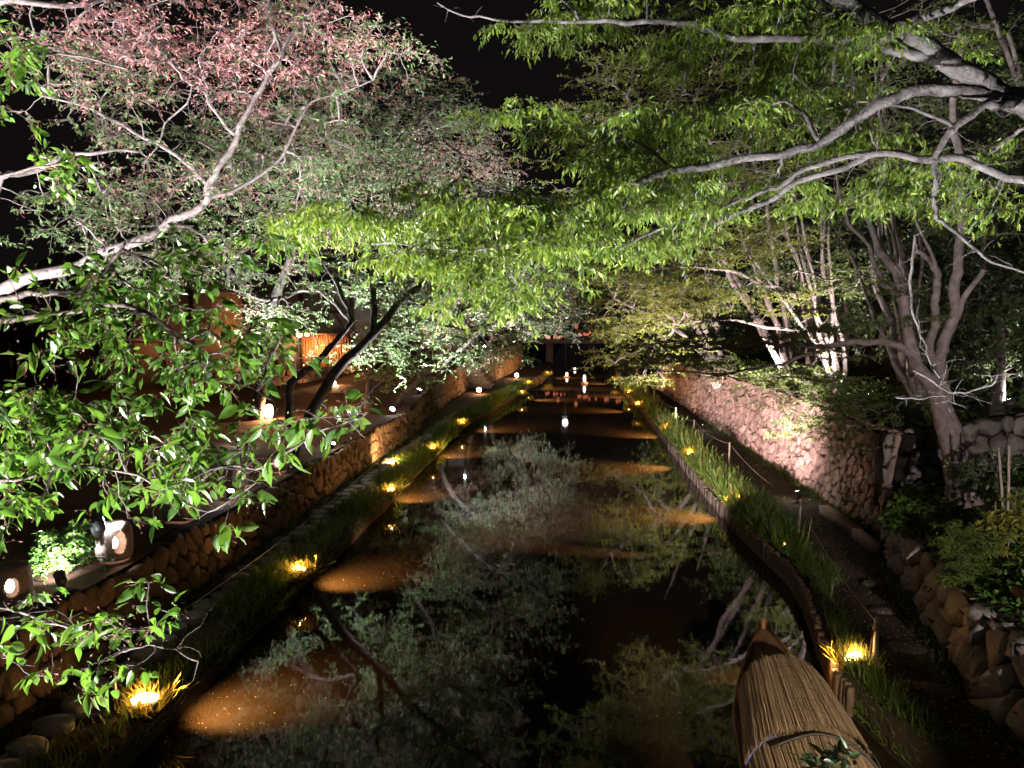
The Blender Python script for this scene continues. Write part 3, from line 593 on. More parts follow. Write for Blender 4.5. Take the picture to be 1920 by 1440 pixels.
tree('cherry_tree', 'cherry tree whose mossy lit limb bends over the left wall by the bright ground light', b, [
    ([b - np.array((0, 0, .3)), b] + pts((694, 710, 36), (700, 650, 35.5), (730, 590, 34.5), (800, 500, 33), (820, 400, 33)), .24, .05),
    (pts((712, 790, 34.5), (760, 735, 34.5), (830, 685, 34), (880, 640, 33.5), (960, 600, 33), (1040, 560, 32)), .17, .04),
    (pts((694, 710, 36), (660, 640, 36.5), (600, 560, 37)), .13, .05),
    (pts((730, 590, 34.5), (860, 560, 33), (960, 520, 32)), .10, .03),
  ], [
    (840, 610, 170, 60, 34, 3, 210, .05), (760, 690, 75, 40, 35, 1.5, 50, 0), (960, 560, 110, 55, 33, 2.5, 110, .06), (820, 430, 170, 100, 34, 3.5, 170, .18), (640, 470, 90, 50, 37, 3, 40, .05), (920, 650, 60, 30, 34, 1.5, 36, 0),
  ], M['bark_dark'], M['cherry'], leaf=('far', .115, .065), twig=(5, .65, 12), clump=(6, .8, .3), flat=.45, droop=.25, rtip=.013, pink='blob', group='cherry trees along the left terrace', step=.4)
b = np.array((-9.3, 49., 2.6))
tree('cherry_tree', 'cherry tree on the terrace before the stone steps, its grey green crown over the water', b, [
    ([b - np.array((0, 0, .3)), b] + pts((825, 640, 48), (860, 590, 47), (930, 540, 46), (1000, 500, 45)), .28, .07),
    (pts((825, 640, 48), (780, 570, 49), (760, 480, 50)), .15, .06),
  ], [(930, 570, 120, 55, 46, 4, 170, .08), (1010, 590, 70, 40, 45, 3, 70, .05), (830, 540, 110, 60, 48, 4, 100, .1), (960, 480, 110, 60, 46, 4, 90, .12)],
  M['bark_dark'], M['cherry_far'], leaf=('far', .15, .09), clump=(6, 1.0, .3), twig=(5, .8, 10), flat=.45, droop=.2, rtip=.017, pink='blob', group='cherry trees along the left terrace', step=.6)
b = np.array((-8.0, 66., 3.1))
tree('cherry_tree', 'farthest cherry tree on the left bank beside the orange lit wall', b, [
    ([b - np.array((0, 0, .3)), b] + pts((930, 600, 65), (970, 560, 64), (1030, 530, 62)), .28, .08),
  ], [(960, 560, 80, 50, 64, 5, 110, .05), (1030, 545, 60, 50, 62, 4, 70, .1), (1045, 580, 50, 18, 60, 3, 36, .05), (985, 610, 45, 30, 61, 3, 40, .05), (900, 500, 110, 70, 68, 5, 90, .15)],
  M['bark_dark'], M['cherry_far'], leaf=('far', .20, .13), twig=(5, 1.0, 9), flat=.45, droop=.2, rtip=.022, pink='blob', group='cherry trees along the left terrace', step=.8)
b = np.array((-13.5, 30., 1.6))
tree('cherry_tree', 'tall cherry tree behind the terrace path with a brownish crown against the night sky', b, [
    ([b - np.array((0, 0, .3)), b, b + np.array((.8, -.5, 4)), b + np.array((2.5, -1, 8)), b + np.array((3.6, -1, 12))], .34, .08),
    ([b + np.array((1, -.5, 4.5)), b + np.array((-2, -2, 8)), b + np.array((-4, -3, 11))], .18, .06),
    ([b + np.array((2, -.8, 7)), b + np.array((5.5, -2, 10)), b + np.array((8.5, -3, 12))], .14, .05),
  ], [(640, 180, 170, 90, 30, 3.5, 150, .35), (800, 300, 130, 110, 30, 3.5, 150, .3), (450, 250, 180, 110, 28, 4, 110, .25), (880, 330, 60, 70, 30, 2.5, 50, .35)],
  M['bark_dark'], M['cherry_far'], leaf=('far', .105, .058), clump=(6, .8, .35), twig=(5, .6, 13), flat=.55, droop=.25, rtip=.012, pink='blob', group='cherry trees along the left terrace', step=.5)

# -- right: forked tree above the low wall
b = np.array(gp(1792, 925, 1.95))
Yb = b[1]
tree('maple_tree', 'forked maple tree with pale trunk above the rough grey wall and one long level branch', b, [
    ([b - np.array((0, 0, .3)), b] + pts((1785, 860, Yb), (1760, 770, Yb), (1745, 720, Yb), (1720, 690, Yb), (1705, 640, Yb), (1695, 560, Yb), (1680, 510, Yb), (1650, 470, Yb + .4), (1620, 400, Yb + .8)), .30, .05),
    ([b + np.array((.35, -.1, -.25))] + pts((1805, 890, Yb), (1785, 800, Yb), (1762, 740, Yb)), .22, .15),
    (pts((1765, 760, Yb), (1765, 700, Yb), (1768, 640, Yb), (1790, 540, Yb), (1802, 430, Yb), (1800, 300, Yb), (1790, 180, Yb), (1800, 60, Yb)), .17, .06),
    (pts((1762, 690, Yb), (1740, 655, Yb), (1755, 570, Yb), (1757, 510, Yb), (1742, 485, Yb + .2), (1715, 470, Yb + .4)), .12, .05),
    (pts((1778, 620, Yb), (1800, 580, Yb - .1), (1845, 505, Yb - .3)), .085, .055),
    (pts((1712, 665, Yb), (1680, 645, Yb), (1600, 641, Yb), (1520, 650, Yb), (1430, 640, Yb), (1330, 655, Yb), (1270, 640, Yb), (1180, 648, Yb)), .10, .012),
    (pts((1560, 648, Yb), (1500, 668, Yb), (1420, 690, Yb), (1280, 696, Yb), (1180, 690, Yb)), .055, .010),
    (pts((1695, 560, Yb), (1640, 500, Yb + .5), (1590, 420, Yb + 1), (1560, 300, Yb + 1.5)), .07, .025),
    (pts((1757, 510, Yb), (1720, 420, Yb), (1690, 330, Yb)), .05, .02),
  ], [
    (1420, 640, 190, 45, Yb, 1.2, 90), (1290, 660, 110, 45, Yb, 1.0, 60), (1500, 690, 100, 30, Yb, .9, 30), (1640, 590, 120, 70, Yb + .5, 1.3, 40), (1800, 350, 120, 120, Yb + .5, 1.5, 46), (1620, 380, 120, 100, Yb + 1, 1.5, 44), (1450, 560, 120, 50, Yb + .8, 1, 26), (1220, 680, 60, 30, Yb, .7, 26)
  ], M['bark_pink'], M['hillside'], leaf=('far', .056, .038), clump=(6, .35, .15), twig=(5, .38, 12), flat=.22, droop=.12, rtip=.006, step=.25)
# -- right: gold green maples behind the tall wall
def stems(b, tops, r0=.15, r1=.05):
    out = []
    for (px, py, Y) in tops:
        e = at(px, py, Y); m = b + (e - b) * .5 + np.array((rng.uniform(-.3, .3), 0, .3))
        out.append(([b + rng.normal(0, .12, 3) * (1, 1, 0) - np.array((0, 0, .3)), b + (e - b) * .25 + rng.normal(0, .15, 3), m, e], r0, r1))
    return out
hz = lambda x, y: np.array((x, y, float(hill_z(x, y))))
b = hz(9.2, 27.); s1 = stems(b, [(1450, 400, 27), (1560, 380, 28), (1500, 430, 26), (1400, 470, 25), (1480, 330, 27), (1530, 300, 28.5)], .095, .03)
tree('maple_tree', 'gold green maple in level layers hanging over the tall pink wall', b, s1 + [
    (pts((1500, 560, 26.5), (1400, 520, 25.5), (1290, 500, 24.5), (1180, 510, 24)), .08, .02), (pts((1500, 620, 26.5), (1380, 600, 25), (1270, 610, 24)), .07, .02)],
  [(1300, 480, 150, 50, 25, 2, 130), (1420, 440, 110, 40, 26, 2, 70), (1230, 560, 90, 40, 24.5, 1.6, 60), (1380, 560, 130, 35, 25, 1.8, 80), (1200, 520, 60, 30, 24.5, 1.2, 30), (1540, 330, 150, 70, 28, 2, 60)],
  M['bark_pink'], M['maple'], leaf=('far', .08, .06), twig=(5, .55, 14), clump=(7, .7, .12), flat=.2, droop=.12, rtip=.009, step=.4)
b = hz(10.5, 23.5)
tree('maple_tree', 'slender tree with many pale stems on the slope right of the gold maple', b, stems(b, [(1640, 120, 24), (1600, 200, 25), (1660, 330, 23), (1560, 420, 24), (1700, 250, 24), (1590, 90, 25), (1620, 260, 24.5)], .10, .03),
  [(1620, 330, 140, 90, 24.5, 2, 80), (1560, 500, 110, 50, 24.5, 1.6, 44), (1690, 190, 120, 90, 25, 2, 60), (1500, 220, 120, 70, 26, 2, 50)], M['bark_pink'], M['hillside'], leaf=('far', .08, .055), twig=(5, .5, 10), flat=.4, droop=.15, rtip=.008, step=.4)
b = hz(9.5, 34.)
tree('maple_tree', 'tall olive gold maple whose crown top shows beside the open night sky', b, stems(b, [(1180, 200, 30), (1300, 180, 31), (1400, 260, 33), (1250, 330, 31)], .17, .05),
  [(1145, 190, 95, 62, 29, 2.5, 110), (1250, 130, 150, 60, 30, 2.5, 110), (1330, 260, 150, 90, 31, 2.5, 100), (1150, 330, 110, 70, 30, 2.5, 70), (1260, 430, 150, 50, 31, 2.5, 60)],
  M['bark_pink'], M['maple'], leaf=('far', .095, .07), clump=(7, .8, .15), twig=(5, .65, 13), flat=.22, droop=.12, rtip=.011, step=.5)
b = hz(8.2, 44.)
tree('maple_tree', 'far maple on the right bank overhanging the canal before the lantern bridge', b, stems(b, [(1200, 480, 42), (1260, 440, 43), (1150, 560, 40), (1320, 500, 43)], .2, .05),
  [(1190, 540, 90, 50, 41, 3, 110), (1180, 605, 55, 34, 40, 2.5, 60), (1250, 620, 90, 50, 42, 3, 90), (1215, 690, 45, 28, 41, 2, 36), (1130, 500, 60, 40, 43, 3, 50), (1125, 550, 45, 26, 44, 2, 30), (1150, 665, 45, 16, 44, 2, 26)],
  M['bark_pink'], M['maple'], leaf=('far', .14, .10), twig=(5, .75, 11), flat=.25, droop=.12, rtip=.014, step=.6)
for k, (x, y, lab, tops, cr) in enumerate([
    (12.5, 30, 'straight pale trunk in the wood behind the slender stemmed tree', [(1640, 50, 29), (1620, 180, 30)], [(1640, 80, 130, 80, 29, 3, 50), (1480, 130, 110, 70, 30, 3, 44)]),
    (11.4, 37, 'thin pale trunks deep in the wood above the pink wall', [(1480, 300, 37), (1530, 250, 37), (1450, 330, 36)], [(1480, 300, 130, 90, 37, 3, 60), (1400, 360, 100, 60, 36, 3, 40)]),
    (14.5, 22, 'pinkish curved trunk rising to the top right corner', [(1890, 60, 20), (1850, 0, 20), (1925, 200, 19)], [(1880, 180, 90, 110, 19.5, 2, 44), (1780, 30, 110, 60, 21, 2, 44)])]):
    b = hz(x, y)
    tree('woodland_tree', lab, b, stems(b, tops, .17, .05), cr, M['bark_pink'], M['hillside'], leaf=('far', .10, .07), twig=(5, .6, 10), flat=.45, droop=.15, rtip=.010, step=.5, group='trees in the wood on the right slope')
# evergreen backdrop of the right slope
for k, (px, py, Y, rx, ry, lab) in enumerate([
    (1880, 560, 21, 90, 170, 'dark evergreen bush behind the forked maple at the right edge'), (1700, 470, 32, 120, 210, 'dark evergreen tree between the pale trunks and the forked maple'),
    (1480, 480, 42, 130, 130, 'dark evergreen tree behind the gold green maple'), (1860, 250, 27, 130, 200, 'tall dark evergreen tree in the upper right wood'),
    (1300, 560, 60, 90, 80, 'dark evergreen tree far up the right bank'), (1600, 300, 44, 150, 200, 'tall evergreen tree deep in the middle of the right wood')]):
    c = at(px, py, Y); b = hz(max(c[0], RB(Y) + 1), Y)
    tree('evergreen_tree', lab, b, [([b - np.array((0, 0, .3)), b + (c - b) * .4 * (1, 1, 1), c], .22, .06)], [(px, py, rx, ry, Y, 2.2, 150), (px, py + 40, rx * 1.1, ry * .8, Y + 1, 2.2, 70)], M['bark_dark'], M['evergreen'],
         leaf=('far', .05 + .004 * Y, .03 + .0026 * Y), twig=(5, .3 + .012 * Y, 12), flat=.8, droop=.3, rtip=.012, group='evergreens on the right slope', step=.6)
# shrubs draped over the tall wall
for px, py, Y, rx, ry, n, lab in [(1600, 760, 21.5, 80, 65, 90, 'dense green maple shrub spilling over the near end of the pink wall'), (1470, 705, 25, 80, 28, 56, 'low shrub on top of the pink wall left of the dense one'),
                                  (1340, 690, 31, 60, 20, 40, 'small shrub on the far part of the pink wall top'), (1420, 735, 27, 40, 24, 26, 'trailing shrub hanging down the middle of the pink wall'), (1530, 775, 23.2, 55, 40, 50, 'bushy spray hanging over the pink wall left of the dense shrub'), (1680, 800, 20.5, 50, 60, 44, 'green shrub at the corner of the pink wall beside the forked trunk')]:
    c = at(px, py, Y); b = np.array((max(c[0], RB(Y) + .5), Y, float(RT(Y))))
    tree('shrub', lab, b, [([b - np.array((0, 0, .1)), (b + c) / 2 + np.array((.1, 0, .2)), c], .04, .015)], [(px, py, rx, ry, Y, .9, n)], M['bark_pink'], M['hillside'], cat='shrub', leaf=('far', .06, .045), twig=(5, .3, 14), flat=.4, droop=.3, rtip=.005, group='shrubs over the pink wall')
print('leaves', NLEAF)

# ------------------------------------------------------------------ lamps' light
def lamp_light(kind, loc, power, col, parent=None, target=None, angle=60, blend=.6, rad=.05):
    l = bpy.data.lights.new(kind.lower() + '_light', kind); l.energy = power; l.color = col; l.shadow_soft_size = rad
    o = bpy.data.objects.new(kind.lower() + '_light', l); C.objects.link(o); loc = Vector(loc)
    if kind == 'SPOT':
        l.spot_size = math.radians(angle); l.spot_blend = blend
        o.rotation_euler = (Vector(target) - loc).to_track_quat('-Z', 'Y').to_euler()
    if parent is not None: loc = loc - parent.location; o.parent = parent
    o.location = loc
    return o
WARM = (1, .50, .16); WHITE = (.93, .97, 1.0); LANT = (1, .72, .5)
# ------------------------------------------------------------------ grass and other ground growth (nobody could count it)
LEAF['blade'] = (np.array([(0, -.5, 0), (0, .5, 0), (.5, -.42, .05), (.5, .42, .05), (.82, -.25, .0), (.82, .25, .0), (1, 0, -.10)]), [np.array([(0, 1, 3, 2), (2, 3, 5, 4)]), np.array([(4, 5, 6)])])
def stuff_blades(name, label, P, h, wd, mat, lean=.35):
    n = len(P); A = rng.normal(0, lean, (n, 3)); A[:, 2] = 1
    o = leaves(name, P, A, rng.normal(0, 1, (n, 3)) * (1, 1, .1), h, wd, 'blade', mat, None)
    return tag(o, label, 'grass', kind='stuff')
def band(n, y0, y1, f0, f1, z, side='L', patch=None, pw=1.0):
    y = y0 + (y1 - y0) * rng.uniform(0, 1, n) ** pw
    t = rng.uniform(0, 1, n)
    x = f0(y) * (1 - t) + f1(y) * t
    P = np.stack((x, y, np.full(n, z)), 1)
    if patch is not None: P = P[(vnoise(P[:, 0], P[:, 1], patch, 5) + .5) > rng.uniform(.1, .8, n)]
    return P
P = np.vstack((band(9000, 5, 30, lambda y: WL(y) - .9, lambda y: WL(y) - .02, .40, patch=1.1), band(6000, 30, 62, lambda y: WL(y) - 1.0, lambda y: WL(y) - .02, .40, patch=.8)))
n = len(P); stuff_blades('grass', 'short dark grass along the left waterline', P, rng.uniform(.10, .34, n) * (1 + .012 * P[:, 1]), .012 + .0006 * P[:, 1], M['grass'])
P = band(5200, 5, 60, lambda y: WL(y) - .26, lambda y: WL(y) + .03, .40); P[:, 2] -= .30 * np.clip((P[:, 0] - WL(P[:, 1]) + .26) / .28, 0, 1); n = len(P)
stuff_blades('grass', 'dark grass hanging over the left waterline', P, rng.uniform(.14, .36, n) * (1 + .012 * P[:, 1]), .014 + .0006 * P[:, 1], M['grass'], lean=.8)
P = band(3000, 18.4, 60, lambda y: WR(y) - .02, lambda y: WR(y) + .2, .40); n = len(P)
stuff_blades('grass', 'weeds hanging over the stone kerb of the right bank', P, rng.uniform(.12, .34, n), .016 + .0006 * P[:, 1], M['grass'], lean=.9)
P = band(1500, 9.6, 11.3, lambda y: WR(y) - .02, lambda y: WR(y) + .55, .42); P[:, 2] -= .35 * np.clip(1 - (P[:, 0] - WR(P[:, 1])) / .14, 0, 1); n = len(P)
stuff_blades('grass', 'mossy grass on the earth bank below the bright tube lamp', P, rng.uniform(.06, .24, n), .014, M['grass'], lean=.8)
P = band(3200, 5, 40, lambda y: LB(y) + .05, lambda y: LB(y) + .5, .46, patch=.9)
stuff_blades('grass', 'sparse grass at the foot of the left stone wall', P, rng.uniform(.06, .2, len(P)), .012, M['grass'])
P = np.vstack((band(5200, 18.2, 34, lambda y: WR(y) + .18, lambda y: WR(y) + .95, .42, patch=1.2), band(3600, 34, 60, lambda y: WR(y) + .1, lambda y: WR(y) + .9, .42, patch=.9)))
n = len(P); stuff_blades('iris_bed', 'tall green iris leaves along the right waterline', P, rng.uniform(.15, .75, n) * (.75 + .6 * (vnoise(P[:, 0], P[:, 1], .8, 9) + .5)), .024 + .0008 * P[:, 1], M['irismix'], lean=.34)
P = np.vstack((band(2600, 10.6, 15.6, lambda y: WR(y) + .16, lambda y: WR(y) + .5, .42, patch=1.4), band(900, 10.0, 12.2, lambda y: WR(y) + .16, lambda y: WR(y) + .55, .42, patch=1.4)))
stuff_blades('grass', 'dark upright grass behind the log edging beside the boat', P, rng.uniform(.10, .42, len(P)), .015, M['irismix'], lean=.35)
P = np.vstack((band(2600, 15.4, 18.4, lambda y: WR(y) + .14, lambda y: WR(y) + .85, .42, patch=1.5), band(1500, 18.4, 34, lambda y: WR(y) + .05, lambda y: WR(y) + .3, .42)))
stuff_blades('grass', 'yellow green weeds on the jutting corner of the right bank', P, rng.uniform(.12, .42, len(P)), .018, M['grass'], lean=.6)
P = band(3500, 8, 40, lambda y: RB(y) - .35, lambda y: RB(y) + .0, .46, patch=.7)
stuff_blades('grass', 'low weeds along the foot of the right walls', P, rng.uniform(.06, .24, len(P)), .02, M['grass'], lean=.8)
# broad leaves on the right terrace
def cover(n, x0, x1, y0, y1, seed, thr=.35):
    y = rng.uniform(y0, y1, n); x = RB(y) + rng.uniform(x0, x1, n); k = (vnoise(x, y, .9, seed) + .5) > rng.uniform(thr - .2, thr + .2, n); x, y = x[k], y[k]
    return np.stack((x, y, hill_z(x, y) + rng.uniform(.02, .34, len(x)) * (.4 + vnoise(x, y, 1.3, seed) + .5)), 1)
P = cover(15000, .25, 5.5, 8, 18.8, 3); n = len(P)
A = rng.normal(0, 1, (n, 3)); A[:, 2] *= .4; N_ = rng.normal(0, .5, (n, 3)); N_[:, 2] += 1
tag(leaves('ground_cover', P, A, N_, rng.uniform(.06, .15, n), rng.uniform(.04, .10, n), 'mid', M['groundleaf'], None), 'broad green leaves covering the right terrace under the forked maple', 'plants', kind='stuff')
P = np.vstack((cover(9000, .2, 4, 19.6, 56, 4), cover(4000, 4, 10, 10, 24, 6))); n = len(P)
A = rng.normal(0, 1, (n, 3)); A[:, 2] *= .4; N_ = rng.normal(0, .5, (n, 3)); N_[:, 2] += 1
tag(leaves('ground_cover', P, A, N_, rng.uniform(.10, .22, n), rng.uniform(.07, .14, n), 'far', M['hillside'], None), 'leafy undergrowth in the wood above the right walls', 'plants', kind='stuff')
# litter
def litter(name, label, P, sz, mat):
    n = len(P); A = rng.normal(0, 1, (n, 3)); A[:, 2] = rng.normal(0, .1, n); N_ = rng.normal(0, .15, (n, 3)); N_[:, 2] = 1
    tag(leaves(name, P, A, N_, sz * rng.uniform(.5, 1.3, n), sz * rng.uniform(.3, .7, n), 'far', mat, None), label, 'leaves', kind='stuff')
M['petal'] = leaf_mat('fallen_petal', [(.16, .11, .09), (.26, .2, .18), (.12, .09, .05)], (.5, .4, .35), .1, .7, .2)
M['litter'] = leaf_mat('fallen_leaf', [(.16, .10, .06), (.25, .17, .10), (.34, .27, .2)], (.2, .14, .08), .1, .8, .1)
y = 6.5 + 26 * rng.uniform(0, 1, 1400) ** 1.1; x = np.where(rng.uniform(0, 1, 1400) < .5, rng.uniform(-6, 4, 1400), -5.9 + np.abs(rng.normal(0, 1.6, 1400))); litter('floating_petals', 'tiny petals drifting on the dark canal', np.stack((x, y, np.full(1400, .012)), 1), .034, M['petal'])
y = rng.uniform(7.5, 30, 2200); x = np.array([rng.uniform(WR(q) + .2, RB(q)) for q in y]); litter('leaf_litter', 'dry leaves strewn over the right path', np.stack((x, y, np.full(2200, .53)), 1), .06, M['litter'])
y = rng.uniform(6, 30, 900); x = np.array([rng.uniform(LB(q) + .1, WL(q) - .2) for q in y]); litter('leaf_litter', 'dry leaves strewn over the left path', np.stack((x, y, np.full(900, .485)), 1), .05, M['litter'])

# terrace shrubs at right
def shrub(name, label, px, py, Y, rx, ry, n, mat, leaf, twig=(5, .22, 10), **k):
    c = at(px, py, Y); b = np.array((c[0], Y, float(hill_z(c[0], Y)) if c[0] > 0 else 1.6))
    return tree(name, label, b, [([b - np.array((0, 0, .08)), b * .5 + c * .5, c], .02, .008)], [(px, py, rx, ry, Y, rx * Y / F * .8, n)], M['bark_pink'], mat, cat='shrub', leaf=leaf, twig=twig, rtip=.004, step=.1, clump=(4, rx * Y / F * .28, .7), side=0, **k)
shrub('shrub', 'yellow green bushy shrub near the bamboo stakes at the right edge', 1890, 1000, 13.2, 45, 50, 40, M['yellowleaf'], ('mid', .10, .05))
shrub('shrub', 'feathery olive shrub hanging over the rough wall below the yellow green one', 1800, 1040, 13.0, 50, 45, 46, M['grass'], ('mid', .11, .016), twig=(6, .2, 14))
shrub('shrub', 'dark leafy shrub with round leaves behind the rough wall near its far end', 1720, 965, 16.0, 50, 22, 40, M['groundleaf'], ('mid', .10, .08))
shrub('shrub', 'thin leafy bush under the forked maple at the right edge', 1870, 890, 15.5, 60, 50, 30, M['evergreen'], ('mid', .10, .05))
shrub('shrub', 'bright shrub flooded white by the near spotlight on the left terrace', 110, 1022, 11.6, 62, 42, 64, M['groundleaf'], ('mid', .075, .04), twig=(5, .16, 12))
shrub('shrub', 'small shrub behind the leaves lit white on the left terrace', 120, 815, 20, 70, 40, 40, M['groundleaf'], ('mid', .09, .05), twig=(5, .3, 12))
shrub('shrub', 'white lit shoots growing by the bright ground light on the left wall', 700, 785, 35.6, 26, 26, 26, M['groundleaf'], ('far', .12, .08), twig=(5, .3, 8))
shrub('shrub', 'small lit tuft beside the pinkish spotlight on the left wall', 812, 722, 44, 12, 10, 10, M['groundleaf'], ('far', .16, .06), twig=(5, .3, 8))
for px, lab in ((1527, 'left one of two leafy shoots poking up over the boat roof'), (1588, 'right one of two leafy shoots poking up over the boat roof')):
    c = at(px, 1422, 5.2); b = np.array((c[0], 5.2, .35))
    tree('leafy_shoot', lab, b, [([b, (b + c) / 2 + np.array((.05, .02, 0)), c], .012, .005)], [(px, 1422, 14, 8, 5.2, .06, 4)], M['bark_pink'], M['evergreen'], cat='plant', leaf=('near', .10, .045), twig=(3, .05, 3), flat=.4, droop=.1, rtip=.003, step=.1, clump=(2, .015, .5), side=0)

# ------------------------------------------------------------------ water edge lamps
def tuft(P0, n, h, r, name, parent, mat):
    P = np.stack((np.clip(rng.normal(0, r, n), -1.5 * r, 1.5 * r), np.clip(rng.normal(0, r, n), -1.5 * r, 1.5 * r), np.full(n, -.08)), 1); A = rng.normal(0, .55, (n, 3)); A[:, 2] = 1
    return leaves(name, P, A, rng.normal(0, 1, (n, 3)) * (1, 1, .1), h * rng.uniform(.5, 1.2, n), .014 + .0005 * P0[1], 'blade', mat, parent)
def bank_lamp(px, py, label, pool, power, z=.5, big=1.0, near=False):
    g = gp(px, py, z); t = thing('bank_lamp', label, 'lamp', g, rng.uniform(-.4, .4), 'warm lamps at the water edge')
    mb = MB(); mb.box((0, 0, -.02), (.20 * big, .26 * big, .06)); mb.tube([(0, 0, -.3), (0, 0, 0)], .02, 6)
    mb.build('lamp_base', M['lampmetal'], t)
    mb = MB(); mb.tube([(-.11 * big, -.03, .05), (-.05 * big, 0, .075), (.05 * big, 0, .075), (.11 * big, .03, .05)], [.028 * big, .042 * big, .042 * big, .028 * big], 10)
    mb.build('lamp_tube', M['glow_flame'] if near else M['glow_warm'], t, True)
    lamp_light('POINT', g + np.array((0, -.02, .16)), power * .55, WARM, t, rad=.03)
    pw = gp(*pool, 0)
    lamp_light('SPOT', g + unit((pw - g) * (1, 1, 0)) * .34 + np.array((0, 0, .36)), power * (11 + .40 * g[1]), WARM, t, target=pw + (pw - g) * .12 * (1, 1, 0), angle=80, blend=1.0, rad=.10)
    tg = thing('grass_tuft', 'lit grass clump at the ' + label, 'grass', g, 0, 'lit grass clumps at the lamps')
    tuft(g, 240, .38, .17, 'grass_blade', tg, M['drygrass'])
    return t
BL = [
    (272, 1318, 'nearest left bank lamp beside two round stepping stones', (440, 1352), 95, True), (560, 1072, 'second lamp from the front on the left bank', (650, 1092), 80, False),
    (733, 922, 'warm lamp on the left bank behind the thin iron post', (800, 938), 90, False), (811, 843, 'warm lamp at the grassy edge before the wall jog', (880, 856), 100, False),
    (867, 796, 'left bank lamp where the canal narrows', (930, 800), 120, False), (978, 738, 'left lamp of a close pair up the left bank', (1030, 748), 130, False),
    (992, 720, 'right lamp of a close pair up the left bank', (1050, 724), 150, False), (1027, 702, 'farthest left bank lamp before the dark bend', (1090, 706), 170, False),
    (1602, 1240, 'bright tube lamp beside the rope wound post', (1500, 1280), 90, True), (1388, 944, 'warm lamp at the foot of the tall iris leaves', (1295, 964), 110, False),
    (1294, 853, 'warm lamp among yellow lit iris on the right bank', (1195, 872), 150, False), (1250, 806, 'small warm lamp left of the fence rope', (1195, 819), 110, False),
    (1180, 737, 'far right bank lamp beside dry grass', (1120, 741), 170, False), (1196, 760, 'lamp half hidden in dry grass up the right bank', (1130, 768), 120, False),
    (1155, 712, 'farthest warm lamp of the right bank', (1090, 716), 190, False)]
for px, py, lab, pool, pw, near in BL: bank_lamp(px, py, lab, pool, pw, near=near, big=1.5 if near else 1.15)
# spare beam that draws the long brown streak across the middle of the water
t = thing('bank_lamp', 'warm lamp hidden in weeds on the jutting right corner, its beam across the water', 'lamp', gp(1478, 1022, .5), 0, 'warm lamps at the water edge')
mb = MB(); mb.box((0, 0, 0), (.16, .2, .12)); mb.tube([(0, 0, -.3), (0, 0, 0)], .02, 6); mb.build('lamp_base', M['lampmetal'], t)
mb = MB(); mb.ball((-.085, 0, .02), .04, 8); mb.build('lamp_lens', M['glow_warm'], t, True)
lamp_light('SPOT', Vector(t.location) + Vector((-.55, 0, .15)), 6000, (1, .60, .38), t, target=gp(1050, 1030, 0), angle=14, blend=1.0, rad=.03)

# ------------------------------------------------------------------ white spotlights on the left terrace
def spotlight(px, py, label, target, power, z=1.75, r=.085, g=None, col=WHITE, angle=75, lens='glow_white', spill=.0022):
    g = gp(px, py, z) if g is None else np.asarray(g, float)
    t = thing('spotlight', label, 'spotlight', g, 0, 'spotlights under the trees')
    d = unit(np.asarray(target, float) - g); toc = unit(np.array((0, 0, CAMH)) - g)
    f = unit(d + .55 * toc) if lens == 'glow_white' else d
    mb = MB(); mb.tube([-f * .16, -f * .12, f * .03, f * .05], [r * .6, r * .95, r, r * 1.08], 14); mb.build('lamp_housing', M['lampmetal'], t)
    mb = MB(); mb.tube([f * .052, f * .058], [r * .92, r * .9], 14); mb.build('lamp_lens', M[lens], t)
    mb = MB(); mb.tube([(0, 0, -.3), (0, 0, -.02)], .015, 6); mb.box((0, 0, -.16), (.16, .05, .02)); mb.build('bracket', M['lampmetal'], t)
    lamp_light('SPOT', g + f * .10, power, col, t, target=g + d, angle=angle, blend=.7, rad=.06)
    lamp_light('POINT', g + f * .14 + np.array((0, 0, .05)), power * spill, col, t, rad=.04)     # stray light round the rim
    return t
spotlight(128, 1050, 'near white spotlight buried in the flooded shrub on the left terrace', at(90, 1012, 11.8), 800, g=at(112, 1080, 10.8), angle=95, spill=.004)
spotlight(432, 924, 'bare white spotlight on the wall edge between the clay lanterns', at(560, 120, 20), 9000, z=1.78, angle=62)
spotlight(588, 842, 'white spotlight lighting the leaning trunk from the wall edge', at(800, 430, 25.5), 11000, z=1.78, g=gp(592, 842, 1.78) + np.array((.25, .9, 0)), angle=80)
spotlight(735, 768, 'bright ground light on the corner of the left wall', at(900, 540, 31), 14000, z=1.85, r=.12, angle=95)
spotlight(786, 732, 'pinkish white spotlight beside the trunk on the rising left wall', at(850, 500, 42), 8000, z=2.2, r=.13, angle=95)
spotlight(868, 688, 'white spotlight at the top of the wall by the stone steps', at(960, 560, 48), 19000, z=3.1, r=.13, angle=95)
spotlight(0, 0, 'far white spotlight under the last cherry tree', at(1000, 560, 62), 22000, g=(-8.0, 62, 3.4), r=.13, angle=95)
spotlight(0, 0, 'spotlight behind the terrace path under the tall cherry crown', at(720, 200, 28), 19000, g=(-11.5, 24, 1.8), angle=95)

